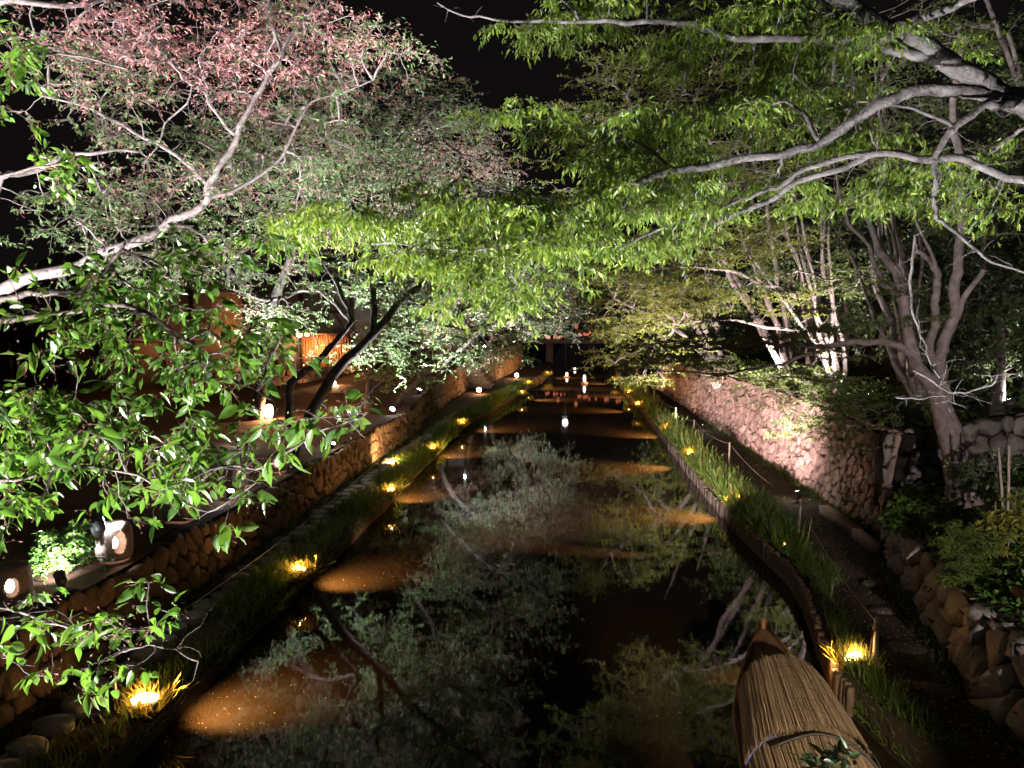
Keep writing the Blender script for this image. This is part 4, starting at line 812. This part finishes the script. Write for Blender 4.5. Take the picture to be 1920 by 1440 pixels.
# ------------------------------------------------------------------ floodlights, mostly outside the picture, some added to brighten
def floodlight(label, loc, target, power, col, angle=80):
    t = thing('floodlight', label, 'floodlight', loc, 0, 'floodlights beside the bridge')
    d = unit(np.asarray(target, float) - np.asarray(loc, float)); mb = MB()
    mb.tube([-d * .14, -d * .1, d * .04], [.1, .17, .19], 4); mb.build('lamp_housing', M['lampmetal'], t)
    mb = MB(); mb.tube([d * .045, d * .05], [.16, .16], 4); mb.build('lamp_lens', M['glow_white'], t)
    mb = MB(); mb.tube([(0, 0, -.35), (0, 0, 0)], .02, 6); mb.build('stand', M['lampmetal'], t)
    lamp_light('SPOT', np.asarray(loc) + d * .12, power, col, t, target=target, angle=angle, blend=.6, rad=.15)
floodlight('floodlight on the left bank aimed at the zelkova', (-6.6, .5, .85), (1.2, 5.6, 7.6), 14500, (1, .98, .93), 62)
floodlight('floodlight on the right bank aimed at the near cherry', (5.2, .3, .85), (-3.0, 4.0, 6.4), 7500, (1, 1, .97), 52)
floodlight('added floodlight on the left terrace brightening the second cherry', (-8.6, 2.2, 2.0), (-3.0, 7.7, 9.2), 12500, (1, .97, .96), 62)  # added lamp, raises the upper left canopy
floodlight('warm floodlight on the left terrace aimed at the pink wall', (-8.3, 12.0, 2.35), (7.0, 31.5, 2.4), 72000, (1, .77, .72), 35)
floodlight('second floodlight on the right bank, added to brighten the zelkova', (5.3, 2.2, .9), (2.2, 6.0, 7.6), 4500, (1, .98, .93), 70)  # added lamp, lifts the dim upper zelkova leaves
floodlight('added floodlight at the right end of the bridge brightening the terrace', (5.9, .7, 4.5), (8.5, 17.6, 2.6), 5200, (1, .86, .80), 36)  # added lamp, fills the terrace plants, rough wall and forked trunk
floodlight('floodlight on top of the pink wall under the gold maple', (9.0, 24.0, 3.5), (6.2, 28.5, 8.5), 4200, (1, .93, .82), 105)
floodlight('floodlight on the slope under the slender trees', (11.4, 20.8, 3.7), (10.6, 27, 12), 1000, (1, .90, .86), 95)
floodlight('floodlight far up the slope behind the pink wall', (8.4, 33, 3.4), (6.6, 41, 8), 6500, (1, .93, .82), 100)
floodlight('added warm floodlight on the bridge rail brightening the boat', (3.3, .35, 4.3), (2.75, 9.0, .9), 4600, (1, .80, .56), 23)  # added lamp, warms and brightens the reed mats
spotlight(0, 0, 'small spotlight at the pink wall foot, added to light the gold maple', at(1330, 500, 25), 6000, g=(6.5, 22.5, .75), r=.06, lens='glow_lantern', col=(1, .93, .8), angle=90)  # invented source, only there to light the maple layers
spotlight(0, 0, 'small spotlight far along the right path, added to light the overhanging maple', at(1200, 560, 41), 9000, g=(5.9, 36, .75), r=.06, lens='glow_lantern', col=(1, .93, .8), angle=95)  # invented source, only there to light the far crown
spotlight(0, 0, 'small warm spotlight added to wash the left wall before the jog', (-7.8, 29, 1.1), 800, g=(-6.75, 26.6, .62), r=.05, lens='glow_warm', col=(1, .58, .26), angle=110)  # added wall washer tucked into the grass

# ------------------------------------------------------------------ clay lanterns
def clay_lantern(px, py, label, w_, h_, sq, z, face=-.5, hole=(.55, .28), shape=None, power=5):
    g = gp(px, py, z); t = thing('clay_lantern', label, 'lantern', g, 0, 'clay lanterns along the terrace edge')
    prof = shape or [(.40, 0), (.47, .08), (.5, .3), (.5, .6), (.48, .82), (.42, .94), (.25, 1.0), (.02, 1.02)]
    prof = np.array(catmull([(r, z_, 0) for r, z_ in prof], .028))[:, :2] * (w_, h_)
    fa = math.atan2(-math.cos(face), math.sin(face))
    def hl(th, zz):
        d = (th - fa + PI) % (2 * PI) - PI
        return (d / hole[1]) ** 2 + ((zz / h_ - .5) / (hole[0] / 2)) ** 2 < 1
    mb = MB(); mb.lathe(prof, 72, sq=sq, hole=hl); mb.lathe(prof * (.86, .95) + (0, .01), 72, sq=sq, hole=hl)
    mb.build('lantern_body', M['clay'], t, True)
    mb = MB(); mb.ball((0, 0, h_ * .42), .055 * w_ / .5, 10, (1, 1, 1.6)); mb.build('bulb', M['glow_lantern'], t, True)
    lamp_light('POINT', g + np.array((math.cos(fa) * w_ * .3, math.sin(fa) * w_ * .3, h_ * .5)), power, LANT, t, rad=.04)
    return t
BELL = [(.42, 0), (.45, .12), (.42, .4), (.34, .7), (.2, .9), (.08, 1.0), (.02, 1.02)]
clay_lantern(215, 1046, 'large round shouldered clay lantern with an oval glowing mouth', .62, .66, None, 1.66, face=.95, hole=(.62, .42), power=9)
clay_lantern(340, 972, 'boxy brown clay lantern on the wall edge with a small slit', .62, .52, 6, 1.66, face=1.0, hole=(.34, .16))
clay_lantern(452, 908, 'small bell shaped clay lantern with an arched hole', .50, .62, None, 1.66, face=.35, hole=(.42, .42), shape=BELL, power=8)
clay_lantern(521, 882, 'pale oval clay lantern with a wide bright ring mouth', .56, .52, None, 1.66, face=.45, hole=(.6, .55), power=9)
clay_lantern(20, 1130, 'clay lantern cut by the left edge of the picture', .6, .62, None, 1.66, face=.8, hole=(.5, .35))
def paper_lamp(px, py, label, z, h_, power, g=None):
    g = gp(px, py, z) if g is None else np.asarray(g, float)
    t = thing('stand_lantern', label, 'lantern', g, 0, 'standing lanterns below the house')
    mb = MB(); mb.box((0, 0, .02), (.3, .3, .05)); mb.tube([(0, 0, 0), (0, 0, .1)], .03, 6); mb.build('lantern_foot', M['wood_dark'], t)
    mb = MB(); mb.lathe([(.02, .06), (.14, .08), (.17, h_ * .4), (.15, h_ * .85), (.1, h_), (.02, h_ + .01)], 14); mb.build('lantern_shade', M['glow_house'], t, True)
    lamp_light('POINT', g + np.array((.12, -.25, h_ * .6)), power, (1, .5, .22), t, rad=.12)
paper_lamp(505, 785, 'bright standing lantern left of the leaning trunk', 1.65, .6, 520)
paper_lamp(625, 738, 'bright standing lantern in front of the upper orange wall', 1.7, .75, 1100)
paper_lamp(688, 716, 'slim standing lantern seen beside the dark trunk', 1.9, .8, 800)
paper_lamp(0, 0, 'standing lantern behind the crown, added to turn the far wall orange', 0, .38, 260, g=(-5.6, 66, .5))  # invented lantern, kept small for its orange light on the wall
paper_lamp(0, 0, 'standing lantern added to give the stone steps orange light', 0, .34, 110, g=(-7.2, 52.8, .5))  # invented lantern, kept small for its orange light on the steps
lamp_light('POINT', (-11.0, 33.5, 3.2), 140, (1, .45, .2), rad=.3)

# ------------------------------------------------------------------ stepping stones
for k, y in enumerate(np.concatenate((np.arange(8.0, 40, .52), ))):
    if y < 8.3: lab = 'wide flat stepping stone nearest the first lamp'
    elif y < 8.9: lab = 'round stepping stone second from the front on the left path'
    else: lab = 'flat grey stepping stone in the row along the left path'
    x = -7.08 + rng.normal(0, .05) + .10 * math.sin(k * 1.3); a = np.linspace(0, 2 * PI, 15)[:-1]
    t = None; mb = MB(); rr = (1 + .07 * np.sin(2 * a + k) + .05 * np.sin(3 * a + 2 * k)) * rng.uniform(.20, .245)
    ring = lambda s_, z: np.stack((rr * s_ * np.cos(a) * 1.1, rr * s_ * np.sin(a) * .85, np.full(14, z)), 1)
    V = np.vstack((ring(1, -.08), ring(1.02, .055), ring(.95, .075), ring(.5, .08), [(0, 0, .08)])); i = np.arange(3)[:, None] * 14; j = np.arange(14)[None]; j2 = (j + 1) % 14; kk = np.arange(14)
    mb.add(V, [np.stack((i + j, i + j2, i + 14 + j2, i + 14 + j), -1).reshape(-1, 4), np.stack((42 + kk, 42 + (kk + 1) % 14, np.full(14, 56)), 1)])
    o = mb.build('stepping_stone', M['flag'], None); o.location = (x, y, .455); o.rotation_euler = (0, 0, rng.uniform(-.3, .3)); tag(o, lab, 'stepping stone', 'stepping stones on the left path')
# thin bamboo strip and iron edging at the near left path
mb = MB(); q = [gp(90, 1345, .47), gp(150, 1342, .47), gp(205, 1338, .47)]; mb.tube(q, .022, 7); o = mb.build('bamboo_pole', M['post'], None, True); tag(o, 'short bamboo pole lying across the left path by the nearest lamp', 'pole')
mb = MB(); q = [gp(78, 1352, .47), gp(40, 1395, .47), gp(0, 1425, .47), gp(-60, 1480, .47)]; mb.tube(q, .022, 7); o = mb.build('bamboo_pole', M['post'], None, True); tag(o, 'long pole lying along the path in the lower left corner', 'pole')

# ------------------------------------------------------------------ fence posts and ropes
def sagrope(mb, a, b, sag, r):
    t = np.linspace(0, 1, 14)[:, None]; P = a * (1 - t) + b * t; P[:, 2] -= (4 * sag * t * (1 - t))[:, 0]; mb.tube(P, r, 6)
RP = [(1497, 1000), (1367, 872), (1301, 822), (1266, 795), (1226, 757), (1211, 744), (1201, 734)]
names = ['tall pale post at the jutting corner of the right bank', 'pale rope post beside the tall iris leaves', 'pale rope post behind the small warm lamp', 'short pale rope post further up the right bank',
         'pale post near the far dry grass, right of a pair', 'pale post near the far dry grass, left of a pair', 'farthest pale rope post of the right bank']
tops = []
for (px, py), lab in zip(RP, names):
    g = gp(px, py, .46); mb = MB(); h = .86; mb.tube([(0, 0, -.2), (0, 0, h - .02), (0, 0, h)], [.034, .032, .022], 8)
    o = mb.build('rope_post', M['post'], None, True); o.location = tuple(g); o.rotation_euler = (rng.normal(0, .03), rng.normal(0, .03), 0); tag(o, lab, 'post', 'rope posts on the right bank'); tops.append(g + np.array((0, 0, h - .05)))
g = gp(1640, 1252, .46)
t = thing('rope_post', 'grey post wound with rope beside the bright tube lamp', 'post', g); mb = MB(); mb.tube([(0, 0, -.2), (0, 0, .80), (0, 0, .83)], [.042, .04, .025], 9); mb.build('post', M['post'], t, True)
mb = MB(); a = np.linspace(0, 6 * PI, 60); mb.tube(np.stack((.05 * np.cos(a), .05 * np.sin(a), .60 + a * .006), 1), .012, 6)
mb.tube([(-.05, -.03, .62), (-.09, -.05, .4), (-.10, -.04, .2), (-.06, -.03, .03)], .011, 6); mb.tube([(.05, -.03, .66), (.10, -.03, .56), (.12, -.02, .5)], .011, 6); mb.build('wound_rope', M['rope'], t, True)
tops = [g + np.array((0, 0, .74))] + tops
mb = MB()
for a, b in zip(tops[:-1], tops[1:]): sagrope(mb, a, b, .12 + .01 * np.linalg.norm(a - b), .010)
tag(mb.build('fence_rope', M['rope'], None, True), 'grey rope sagging from post to post along the right bank', 'rope')
tops = []
for px, py, lab in [(215, 1338, 'dark thick post just behind the nearest left lamp'), (711, 908, 'thin dark iron post beside the stepping stones'), (857, 800, 'far thin post at the wall jog'), (944, 722, 'thin post on the grassy far left bank')]:
    g = gp(px, py, .45); mb = MB(); r = .045 if px < 300 else .02; mb.tube([(0, 0, -.2), (0, 0, .84), (0, 0, .86)], [r, r, r * .7], 8); mb.ball((0, 0, .87), r * 1.2, 8)
    o = mb.build('rope_post', M['iron'], None, True); o.location = tuple(g); tag(o, lab, 'post', 'rope posts on the left bank'); tops.append(g + np.array((0, 0, .8)))
mb = MB()
for a, b in zip(tops[:-1], tops[1:]): sagrope(mb, a, b, .18, .009)
tag(mb.build('fence_rope', M['iron'], None, True), 'thin dark rope hung between the posts of the left path', 'rope')

# ------------------------------------------------------------------ log edging of the right bank
t = thing('log_edging', 'low palisade of round logs holding the right bank beside the boat', 'edging', (WR(12), 12, 0))
ys = []; y = 11.15
while y < 20.6 and len(ys) < 96: ys.append(y); y += .118 / math.sqrt(1 + ((WR(y + .1) - WR(y)) / .1) ** 2)
proto = None
for y in ys:
    if proto is None:
        mb = MB(); mb.tube([(0, 0, -.5), (0, 0, .44), (0, 0, .455)], [.06, .058, .048], 10); proto = mb.build('log', M['log'], t, False); o = proto
    else: o = proto.copy(); C.objects.link(o)
    o.location = (WR(y) - WR(12) + rng.normal(0, .008), y - 12, rng.normal(0, .02)); o.rotation_euler = (rng.normal(0, .03), rng.normal(0, .03), rng.uniform(0, 6))
mb = MB()
for y in np.arange(20.8, 34, .55): mb.box((WR(y) + .03 + rng.normal(0, .02), y, .10 + rng.normal(0, .03)), (.2, .46, .5), 0, .035)
tag(mb.build('stone_kerb', M['darkstone'], None), 'low stone kerb along the iris bed at the right waterline', 'kerb')
for a, b, lab in (((1545, 955), (1605, 1000), 'far squared stone beam lying at the foot of the pink wall'), ((1606, 1001), (1640, 1030), 'near squared stone beam at the end of the pink wall')):
    p, q = gp(*a, .55), gp(*b, .55); c = (p + q) / 2; d = q - p; mb = MB(); mb.box((0, 0, 0), (np.linalg.norm(d), .26, .26), 0, .012)
    o = mb.build('stone_beam', M['stone_pink'], None); o.location = tuple(c); o.rotation_euler = (0, 0, math.atan2(d[1], d[0])); tag(o, lab, 'stone beam', 'stone beams at the wall foot')
for px, py, w_, lab in ((1640, 1095, .55, 'far flat stone sunk in the right path'), (1660, 1145, .5, 'flat stone in the right path behind the rope wound post'), (1700, 1215, .6, 'flat stone in the right path level with the tube lamp'), (1755, 1295, .6, 'near flat stone in the right path')):
    mb = MB(); a = np.linspace(0, 2 * PI, 12)[:-1]; rr = w_ / 2 * (1 + .12 * np.sin(2 * a + px)); V = np.vstack((np.stack((rr * np.cos(a), rr * .7 * np.sin(a), 0 * a - .1), 1), np.stack((rr * np.cos(a), rr * .7 * np.sin(a), 0 * a + .03), 1), np.stack((rr * .9 * np.cos(a), rr * .62 * np.sin(a), 0 * a + .045), 1), [(0, 0, .05)]))
    i = np.arange(2)[:, None] * 11; j = np.arange(11)[None]; j2 = (j + 1) % 11; kk = np.arange(11)
    mb.add(V, [np.stack((i + j, i + j2, i + 11 + j2, i + 11 + j), -1).reshape(-1, 4), np.stack((22 + kk, 22 + (kk + 1) % 11, np.full(11, 33)), 1)])
    o = mb.build('flat_stone', M['darkstone'], None); o.location = tuple(gp(px, py, .48)); tag(o, lab, 'stone', 'flat stones in the right path')
# bamboo stakes, prop log, broken branch on the terrace
for px, py, tp, lab in ((1883, 985, (1872, 838), 'left one of two pale bamboo stakes on the right terrace'), (1890, 985, (1892, 835), 'right one of two pale bamboo stakes on the right terrace')):
    g = gp(px, py, 2.0); e = at(*tp, g[1]) - g; mb = MB(); k = np.linspace(0, 1, 9)[:, None]; mb.tube(k * e, [.026, .024, .028, .024, .027, .023, .026, .022, .02], 8)
    o = mb.build('bamboo_stake', M['post'], None, True); o.location = tuple(g); tag(o, lab, 'stake', 'bamboo stakes on the right terrace')
p, q = gp(1735, 1020, 1.62), gp(1700, 1048, 1.62)
mb = MB(); mb.tube([p, p * .6 + q * .4 + np.array((0, 0, .05)), q], [.06, .05, .012], 7); o = mb.build('broken_branch', M['bark_pink'], None, True); tag(o, 'pale broken branch lying on top of the rough grey wall', 'branch')
p, q = gp(1990, 1175, 1.7), gp(1905, 1105, 1.9)
mb = MB(); mb.tube([p, (p + q) / 2, q], [.10, .095, .09], 9); o = mb.build('fallen_log', M['log'], None, True); tag(o, 'cut log lying at the right edge above the rough wall', 'log')

# ------------------------------------------------------------------ moored boat with reed mats
BO = np.array((2.58, 7.0, 0)); BD = unit(np.array((.40, 4.9, 0))); BS = np.array((BD[1], -BD[0], 0))
t = thing('roofed_boat', 'wooden boat moored at right under a roof of reed mats', 'boat', BO)
def bw(s, x, z): return BD * s + BS * x + np.array((0, 0, z))
st = [(-2.5, .66, .62), (0, .73, .60), (1.6, .74, .60), (2.8, .70, .64), (3.6, .53, .72), (4.3, .31, .84), (4.95, .05, 1.0)]
V = []
for s, hw, zt in st: V += [bw(s, -hw * .75, -.15), bw(s, -hw, zt), bw(s, -hw + .045, zt), bw(s, -hw * .72, .12), bw(s, hw * .72, .12), bw(s, hw - .045 if hw > .06 else hw, zt), bw(s, hw, zt), bw(s, hw * .75, -.15)]
i = np.arange(len(st) - 1)[:, None] * 8; j = np.arange(8)[None]; j2 = (j + 1) % 8; e = (len(st) - 1) * 8
mb = MB(); mb.add(np.array(V), [np.stack((i + j, i + j2, i + 8 + j2, i + 8 + j), -1).reshape(-1, 4), np.array([(0, 7, 4, 3), (e, e + 3, e + 4, e + 7)])])
M['hull'] = noise_mat('boat_plank', (.07, .038, .025), (.15, .08, .05), 4, .6, .35, .3, stretch=(4, 1, 4))
mb.build('hull', M['hull'], t)
mb = MB(); q = [(2.75, .66, .66), (3.6, .49, .735), (4.3, .275, .85), (4.85, .05, .98)]; V = []
for s, hw, z in q: V += [bw(s, -hw, z), bw(s, 0, z + .03), bw(s, hw, z)]
mb.add(np.array(V), [np.array([(3 * a + b, 3 * a + b + 1, 3 * a + b + 4, 3 * a + b + 3) for a in range(3) for b in range(2)])]); mb.build('fore_deck', M['hull'], t)
mb = MB()
for sg in (-1, 1): mb.tube([bw(s, sg * hw, zt + .02) for s, hw, zt in st[1:]], .028, 6)
mb.tube([bw(4.93, 0, .8), bw(4.97, 0, 1.12), bw(4.98, 0, 1.14)], [.05, .045, .03], 8); mb.build('gunwale', M['boards'], t, True)
def mat_material():
    m, nt, b_ = base_mat('reed_mat', .75, .25)
    tc = nt.nodes.new('ShaderNodeTexCoord'); mp = nt.nodes.new('ShaderNodeMapping'); mp.inputs['Rotation'].default_value = (0, 0, math.atan2(BD[0], BD[1])); mp.inputs['Scale'].default_value = (38, 1.2, 10)
    nt.links.new(tc.outputs['Object'], mp.inputs[0])
    n = nt.nodes.new('ShaderNodeTexNoise'); n.inputs['Scale'].default_value = 1.6; n.inputs['Detail'].default_value = 4; nt.links.new(mp.outputs[0], n.inputs['Vector'])
    g = nt.nodes.new('ShaderNodeNewGeometry')
    r = ramp(nt, [(.0, (.17, .115, .075)), (.4, (.34, .24, .155)), (.8, (.47, .355, .245)), (1, (.56, .46, .34))])
    mx = nt.nodes.new('ShaderNodeMath'); mx.operation = 'MULTIPLY_ADD'; mx.inputs[1].default_value = .5; nt.links.new(g.outputs['Random Per Island'], mx.inputs[0]); 
    m2 = nt.nodes.new('ShaderNodeMath'); m2.operation = 'MULTIPLY'; m2.inputs[1].default_value = .55; nt.links.new(n.outputs[0], m2.inputs[0]); nt.links.new(m2.outputs[0], mx.inputs[2])
    nt.links.new(mx.outputs[0], r.inputs[0]); nt.links.new(r.outputs[0], b_.inputs['Base Color'])
    return m
M['mat'] = mat_material()
def reed_mat(name, label, s0, s1, hw0, hw1, lift, skew=0.0):
    """thin reeds laid side by side over an arched frame, bound by threads"""
    mb = MB(); n = 270; prof = lambda u, hw: (hw * np.sin(u * 1.30) / math.sin(1.30) , .78 + lift + .62 * (np.cos(u * 1.38) - math.cos(1.38)))
    for q in np.linspace(-1, 1, n):
        m = 8; s = np.linspace(s0 + rng.normal(0, .03) + skew * abs(q) * (q > 0), s1 + rng.normal(0, .04) - .15 * abs(q) + .05 * math.sin(q * 7), m); f = (s - s0) / (s1 - s0)
        hw = hw0 * (1 - f) + hw1 * f; x, z = prof(q, hw); wav = .05 * vnoise(s * 1.0, np.full(m, q * 1.6), 1.1, 3 + lift * 40) + .018 * vnoise(s, np.full(m, q * 5), 2.3, 4)
        P = np.array([bw(a, b_, c + w2) for a, b_, c, w2 in zip(s, x + rng.normal(0, .003, m), np.full(m, 1) * z + rng.normal(0, .009), wav)])
        mb.tube(P, .0056 + rng.uniform(-.0015, .002), 4, cap=False)
    o = mb.build(name, M['mat'], t); tag(o, label)
    th = MB()
    for f in np.linspace(.06, .94, 7):
        s = s0 + (s1 - s0) * f; hw = hw0 * (1 - f) + hw1 * f; th.tube([bw(s, *(np.array(prof(q, hw)) + (0, .008))) for q in np.linspace(-1, 1, 24)], .003, 4)
    th.build('binding_thread', M['rope'], o)
reed_mat('reed_mat', 'front reed mat with torn slanting right corner', 1.30, 3.20, .76, .60, .075, skew=.5)
reed_mat('reed_mat', 'rear reed mat running out of the picture', -2.6, 1.62, .74, .74, 0)
M['bluecord'] = noise_mat('blue_cord', (.04, .06, .22), (.07, .10, .32), 20, .7, .3, .1)
mb = MB(); mb.tube([bw(1.33, *(np.array((.74 * math.sin(q * 1.3) / math.sin(1.3), .84 + .62 * (math.cos(q * 1.38) - math.cos(1.38)))))) for q in np.linspace(-1.02, -.45, 14)], .011, 6); mb.build('tie_cord', M['bluecord'], t, True)
mb = MB(); mb.tube([bw(1.27 + .05 * math.sin(q * 4) - .12 * abs(q), *(np.array((.75 * math.sin(q * 1.3) / math.sin(1.3), .815 + .62 * (math.cos(q * 1.38) - math.cos(1.38)))))) for q in np.linspace(-.5, 1.0, 30)], .016, 6); mb.build('shadow_band', M['iron'], t, True)  # dark tube standing in for the shadow line where the mats overlap
mb = MB(); mb.tube([bw(1.2, -.81, -.3), bw(1.1, -.80, .8)], .03, 7); mb.build('mooring_pole', M['post'], t, True)

# ------------------------------------------------------------------ houses on the left
def gable_roof(mb, x0, x1, y0, y1, z, h, over=.7, rib=.32):
    xm = (x0 + x1) / 2
    for sg in (-1, 1):
        xe = x0 - over if sg < 0 else x1 + over; L = math.hypot(xm - xe, h * 1.15); n = int((y1 - y0 + 2 * over) / rib)
        mb.add(np.array([(xe, y0 - over, z - .25), (xe, y1 + over, z - .25), (xm, y1 + over, z + h), (xm, y0 - over, z + h), (xe, y0 - over, z - .37), (xe, y1 + over, z - .37), (xm, y1 + over, z + h - .12), (xm, y0 - over, z + h - .12)]),
               [np.array([(0, 1, 2, 3), (7, 6, 5, 4), (0, 4, 5, 1), (0, 3, 7, 4), (1, 5, 6, 2)])])
        for k in range(n): y = y0 - over + (k + .5) * rib; mb.tube([(xe, y, z - .23), (xm, y, z + h + .02)], .06, 6)
    mb.tube([(xm, y0 - over, z + h + .05), (xm, y1 + over, z + h + .05)], .14, 8)
def house(label, x0, x1, y0, y1, z0, ze, plaster, panels, slats=None, lit=()):
    t = thing('wooden_house', label, 'house', ((x0 + x1) / 2, y0, z0)); o = np.array(t.location)
    def bld(mb, n, m, p=t): 
        mb.V = [v - o for v in mb.V]; return mb.build(n, m, p)
    mb = MB(); h = ze - z0; mb.box(((x0 + x1) / 2, (y0 + y1) / 2 + .06, z0 + h / 2), (x1 - x0 - .1, y1 - y0 - .1, h)); bld(mb, 'wall', plaster)
    mb = MB(); gable_roof(mb, x0, x1, y0, y1, ze, 2.4); bld(mb, 'roof', M['tile'])
    mb = MB(); mb.box((x0 + (x1 - x0) / 2, y0 - .55, z0 + h * .52), (x1 - x0 + .8, 1.5, .12)); bld(mb, 'lower_eave', M['tile'])
    for k in range(panels + 1):
        mb = MB(); x = x0 + (x1 - x0) * k / panels; mb.box((x, y0 - .02, z0 + h / 2), (.22, .22, h - .02)); bld(mb, 'post', M['wood_dark'])
    for f in (.03, .5, .72, .985):
        mb = MB(); mb.box(((x0 + x1) / 2, y0 - .01, z0 + h * f), (x1 - x0 - .24, .16, .2)); bld(mb, 'beam', M['wood_dark'])
    if slats:
        mb = MB(); a, b_, c, d = slats
        for x in np.arange(a, b_, .17): mb.box((x, y0 - .10, (c + d) / 2), (.15, .05, d - c), 0, .002)
        bld(mb, 'board_wall', M['boards'])
    return t
house('two storey wooden house with glowing board front behind the leaning cherry', -22.5, -14.3, 46, 55, 1.7, 8.0, M['plaster'], 5, (-17.6, -14.45, 1.9, 4.75))
lamp_light('POINT', (-16.3, 45.0, 4.2), 620, (1, .42, .14), rad=.2)
for dx, r, lab in ((-17.35, .19, 'larger round bulb under the eave of the lit house'), (-16.85, .13, 'smaller round bulb under the eave of the lit house')):
    t = thing('hanging_bulb', lab, 'bulb', (dx, 44.9, 4.85)); mb = MB(); mb.ball((0, 0, 0), r, 12); mb.build('globe', M['glow_house'], t, True); mb = MB(); mb.tube([(0, 0, r), (0, 0, .4)], .02, 6); mb.build('wire', M['iron'], t)
    lamp_light('POINT', (dx, 44.9 - r - .1, 4.8), 70, (1, .5, .2), t, rad=.1)
house('dark townhouse with tan plaster panels behind the near cherry leaves', -31, -20.5, 38, 44, 1.7, 7.6, M['plaster_tan'], 6)
lamp_light('POINT', (-22, 36.5, 4.6), 60, (1, .5, .25), rad=.3)
house('white walled storehouse far along the left bank', -19, -11.5, 74, 84, 3.1, 9.5, M['plaster'], 4)
t = thing('hanging_bulb', 'lone bulb glowing behind the far crown on the left', 'bulb', at(835, 630, 70)); mb = MB(); mb.ball((0, 0, 0), .28, 12); mb.build('globe', M['glow_house'], t, True); mb = MB(); mb.tube([(0, 0, .25), (0, 0, .7)], .02, 6); mb.build('wire', M['iron'], t)
lamp_light('POINT', at(835, 630, 69.3), 150, (1, .6, .35), t, rad=.2)
# stone steps at the end of the rising wall
t = thing('stone_steps', 'flight of stone steps between the left walls by the far grass bank', 'steps', (-7.6, 57.4, .45))
for k in range(9):
    mb = MB(); mb.box((-.17 * k, 0, .15 + .145 * k), (1.7 - .08 * k, 2.6, .29 * 1.0), 0, .02); mb.V = [v + np.array((0, 0, .145 * k)) for v in mb.V]; mb.build('step', M['stone_left'], t)

# ------------------------------------------------------------------ far bridge with red lanterns
t = thing('footbridge', 'dark bridge closing the canal with a row of red lanterns on its rail', 'bridge', (.8, 92, 0))
mb = MB(); mb.box((0, 0, 2.9), (17, 4, .5)); mb.build('deck', M['wood_dark'], t)
mb = MB()
for x in np.arange(-8, 8.1, 1.0): mb.box((x, -1.9, 3.6), (.12, .12, .9))
mb.box((0, -1.9, 4.1), (17, .16, .14)); mb.box((0, -1.9, 3.6), (17, .08, .1)); mb.build('railing', M['wood_dark'], t)
for x in (-4.5, 4.5):
    mb = MB(); mb.box((x, 0, 1.2), (.9, 3, 3)); mb.build('pier', M['wood_dark'], t)
o0 = None
for k, px in enumerate(np.sort(rng.uniform(1022, 1166, 24))):
    p = at(px, 634 - (px - 1022) * .10, 89.9) + np.array((0, rng.normal(0, .05), rng.normal(0, .06)))
    if o0 is None:
        o0 = thing('red_lantern', 'small red lantern in the row along the far bridge rail', 'lantern', p, 0, 'red lanterns on the far bridge'); mb = MB(); mb.lathe([(.04, -.16), (.10, -.12), (.13, 0), (.10, .12), (.04, .16)], 10); mb.build('lantern_paper', M['glow_red'], o0, True)
        mb = MB(); mb.tube([(0, 0, .2), (0, 0, .3)], .05, 6); mb.build('lantern_cap', M['iron'], o0)
    else:
        c = copy_tree(o0); c.location = tuple(p)
for px, py, lab in ((1081, 612, 'red lantern hung above the row over the far bridge'), (1047, 620, 'orange lantern hung over the left part of the bridge row')):
    c = copy_tree(o0); c.location = tuple(at(px, py, 90.5)); c['label'] = lab; c.scale = (1.7, 1.7, 1.7)
p = at(1061, 592, 84)
t = thing('street_lamp', 'white globe street lamp above the far bridge', 'street lamp', (p[0], 84.0, .4)); mb = MB(); mb.tube([(0, 0, 0), (0, 0, p[2] - .6)], [.08, .05], 8); mb.build('pole', M['iron'], t); mb = MB(); mb.ball((0, 0, p[2] - .4), .34, 14); mb.build('globe', M['glow_street'], t, True)
lamp_light('POINT', p + np.array((0, -.5, 0)), 45, (1, .93, .88), t, rad=.3)
# water edge bits far off: two bright low lamps in the bend
for px, py, lab in ((1063, 690, 'pinkish lamp low over the water before the far bridge'), (1078, 682, 'small lamp right behind the pinkish one over the water'), (1096, 698, 'tall white oval lamp on the water before the bridge')):
    Yl = {1063: 73, 1078: 82, 1096: 66}[px]; g = at(px, py, Yl); t = thing('water_lantern', lab, 'lantern', (g[0], Yl, 0)); t.scale = (1, 1, {1063: .9, 1078: .6, 1096: 1.5}[px]); mb = MB(); mb.lathe([(.03, .1), (.11, .13), (.14, .3), (.10, .5), (.03, .54)], 12); mb.build('lantern_shade', M['glow_street'], t, True); mb = MB(); mb.box((0, 0, .05), (.6, .6, .12)); mb.build('float', M['wood_dark'], t)
# dark trees closing the view beyond the bridge
for x, y, h, lab in ((-12, 108, 13, 'dark tree mass left beyond the lantern bridge'), (2, 120, 12, 'dark tree straight behind the lantern bridge'), (14, 106, 15, 'dark tree right beyond the lantern bridge')):
    b = np.array((x, y, .4)); c = np.array((x, y, h * .6)); t = None
    k_ = ((x * F / y) + 1088, 592 - (h * .6 - 6) * F / y, 5.5 * F / y, h * .42 * F / y, y, 4, 120)
    tree('background_tree', lab, b, [([b, (b + c) / 2, c], .3, .08)], [k_], M['bark_dark'], M['evergreen'], leaf=('far', .45, .3), twig=(5, 1.3, 9), flat=.7, rtip=.03, step=1.0, group='dark trees beyond the bridge')
print('leaves', NLEAF, 'objects', len(bpy.data.objects))
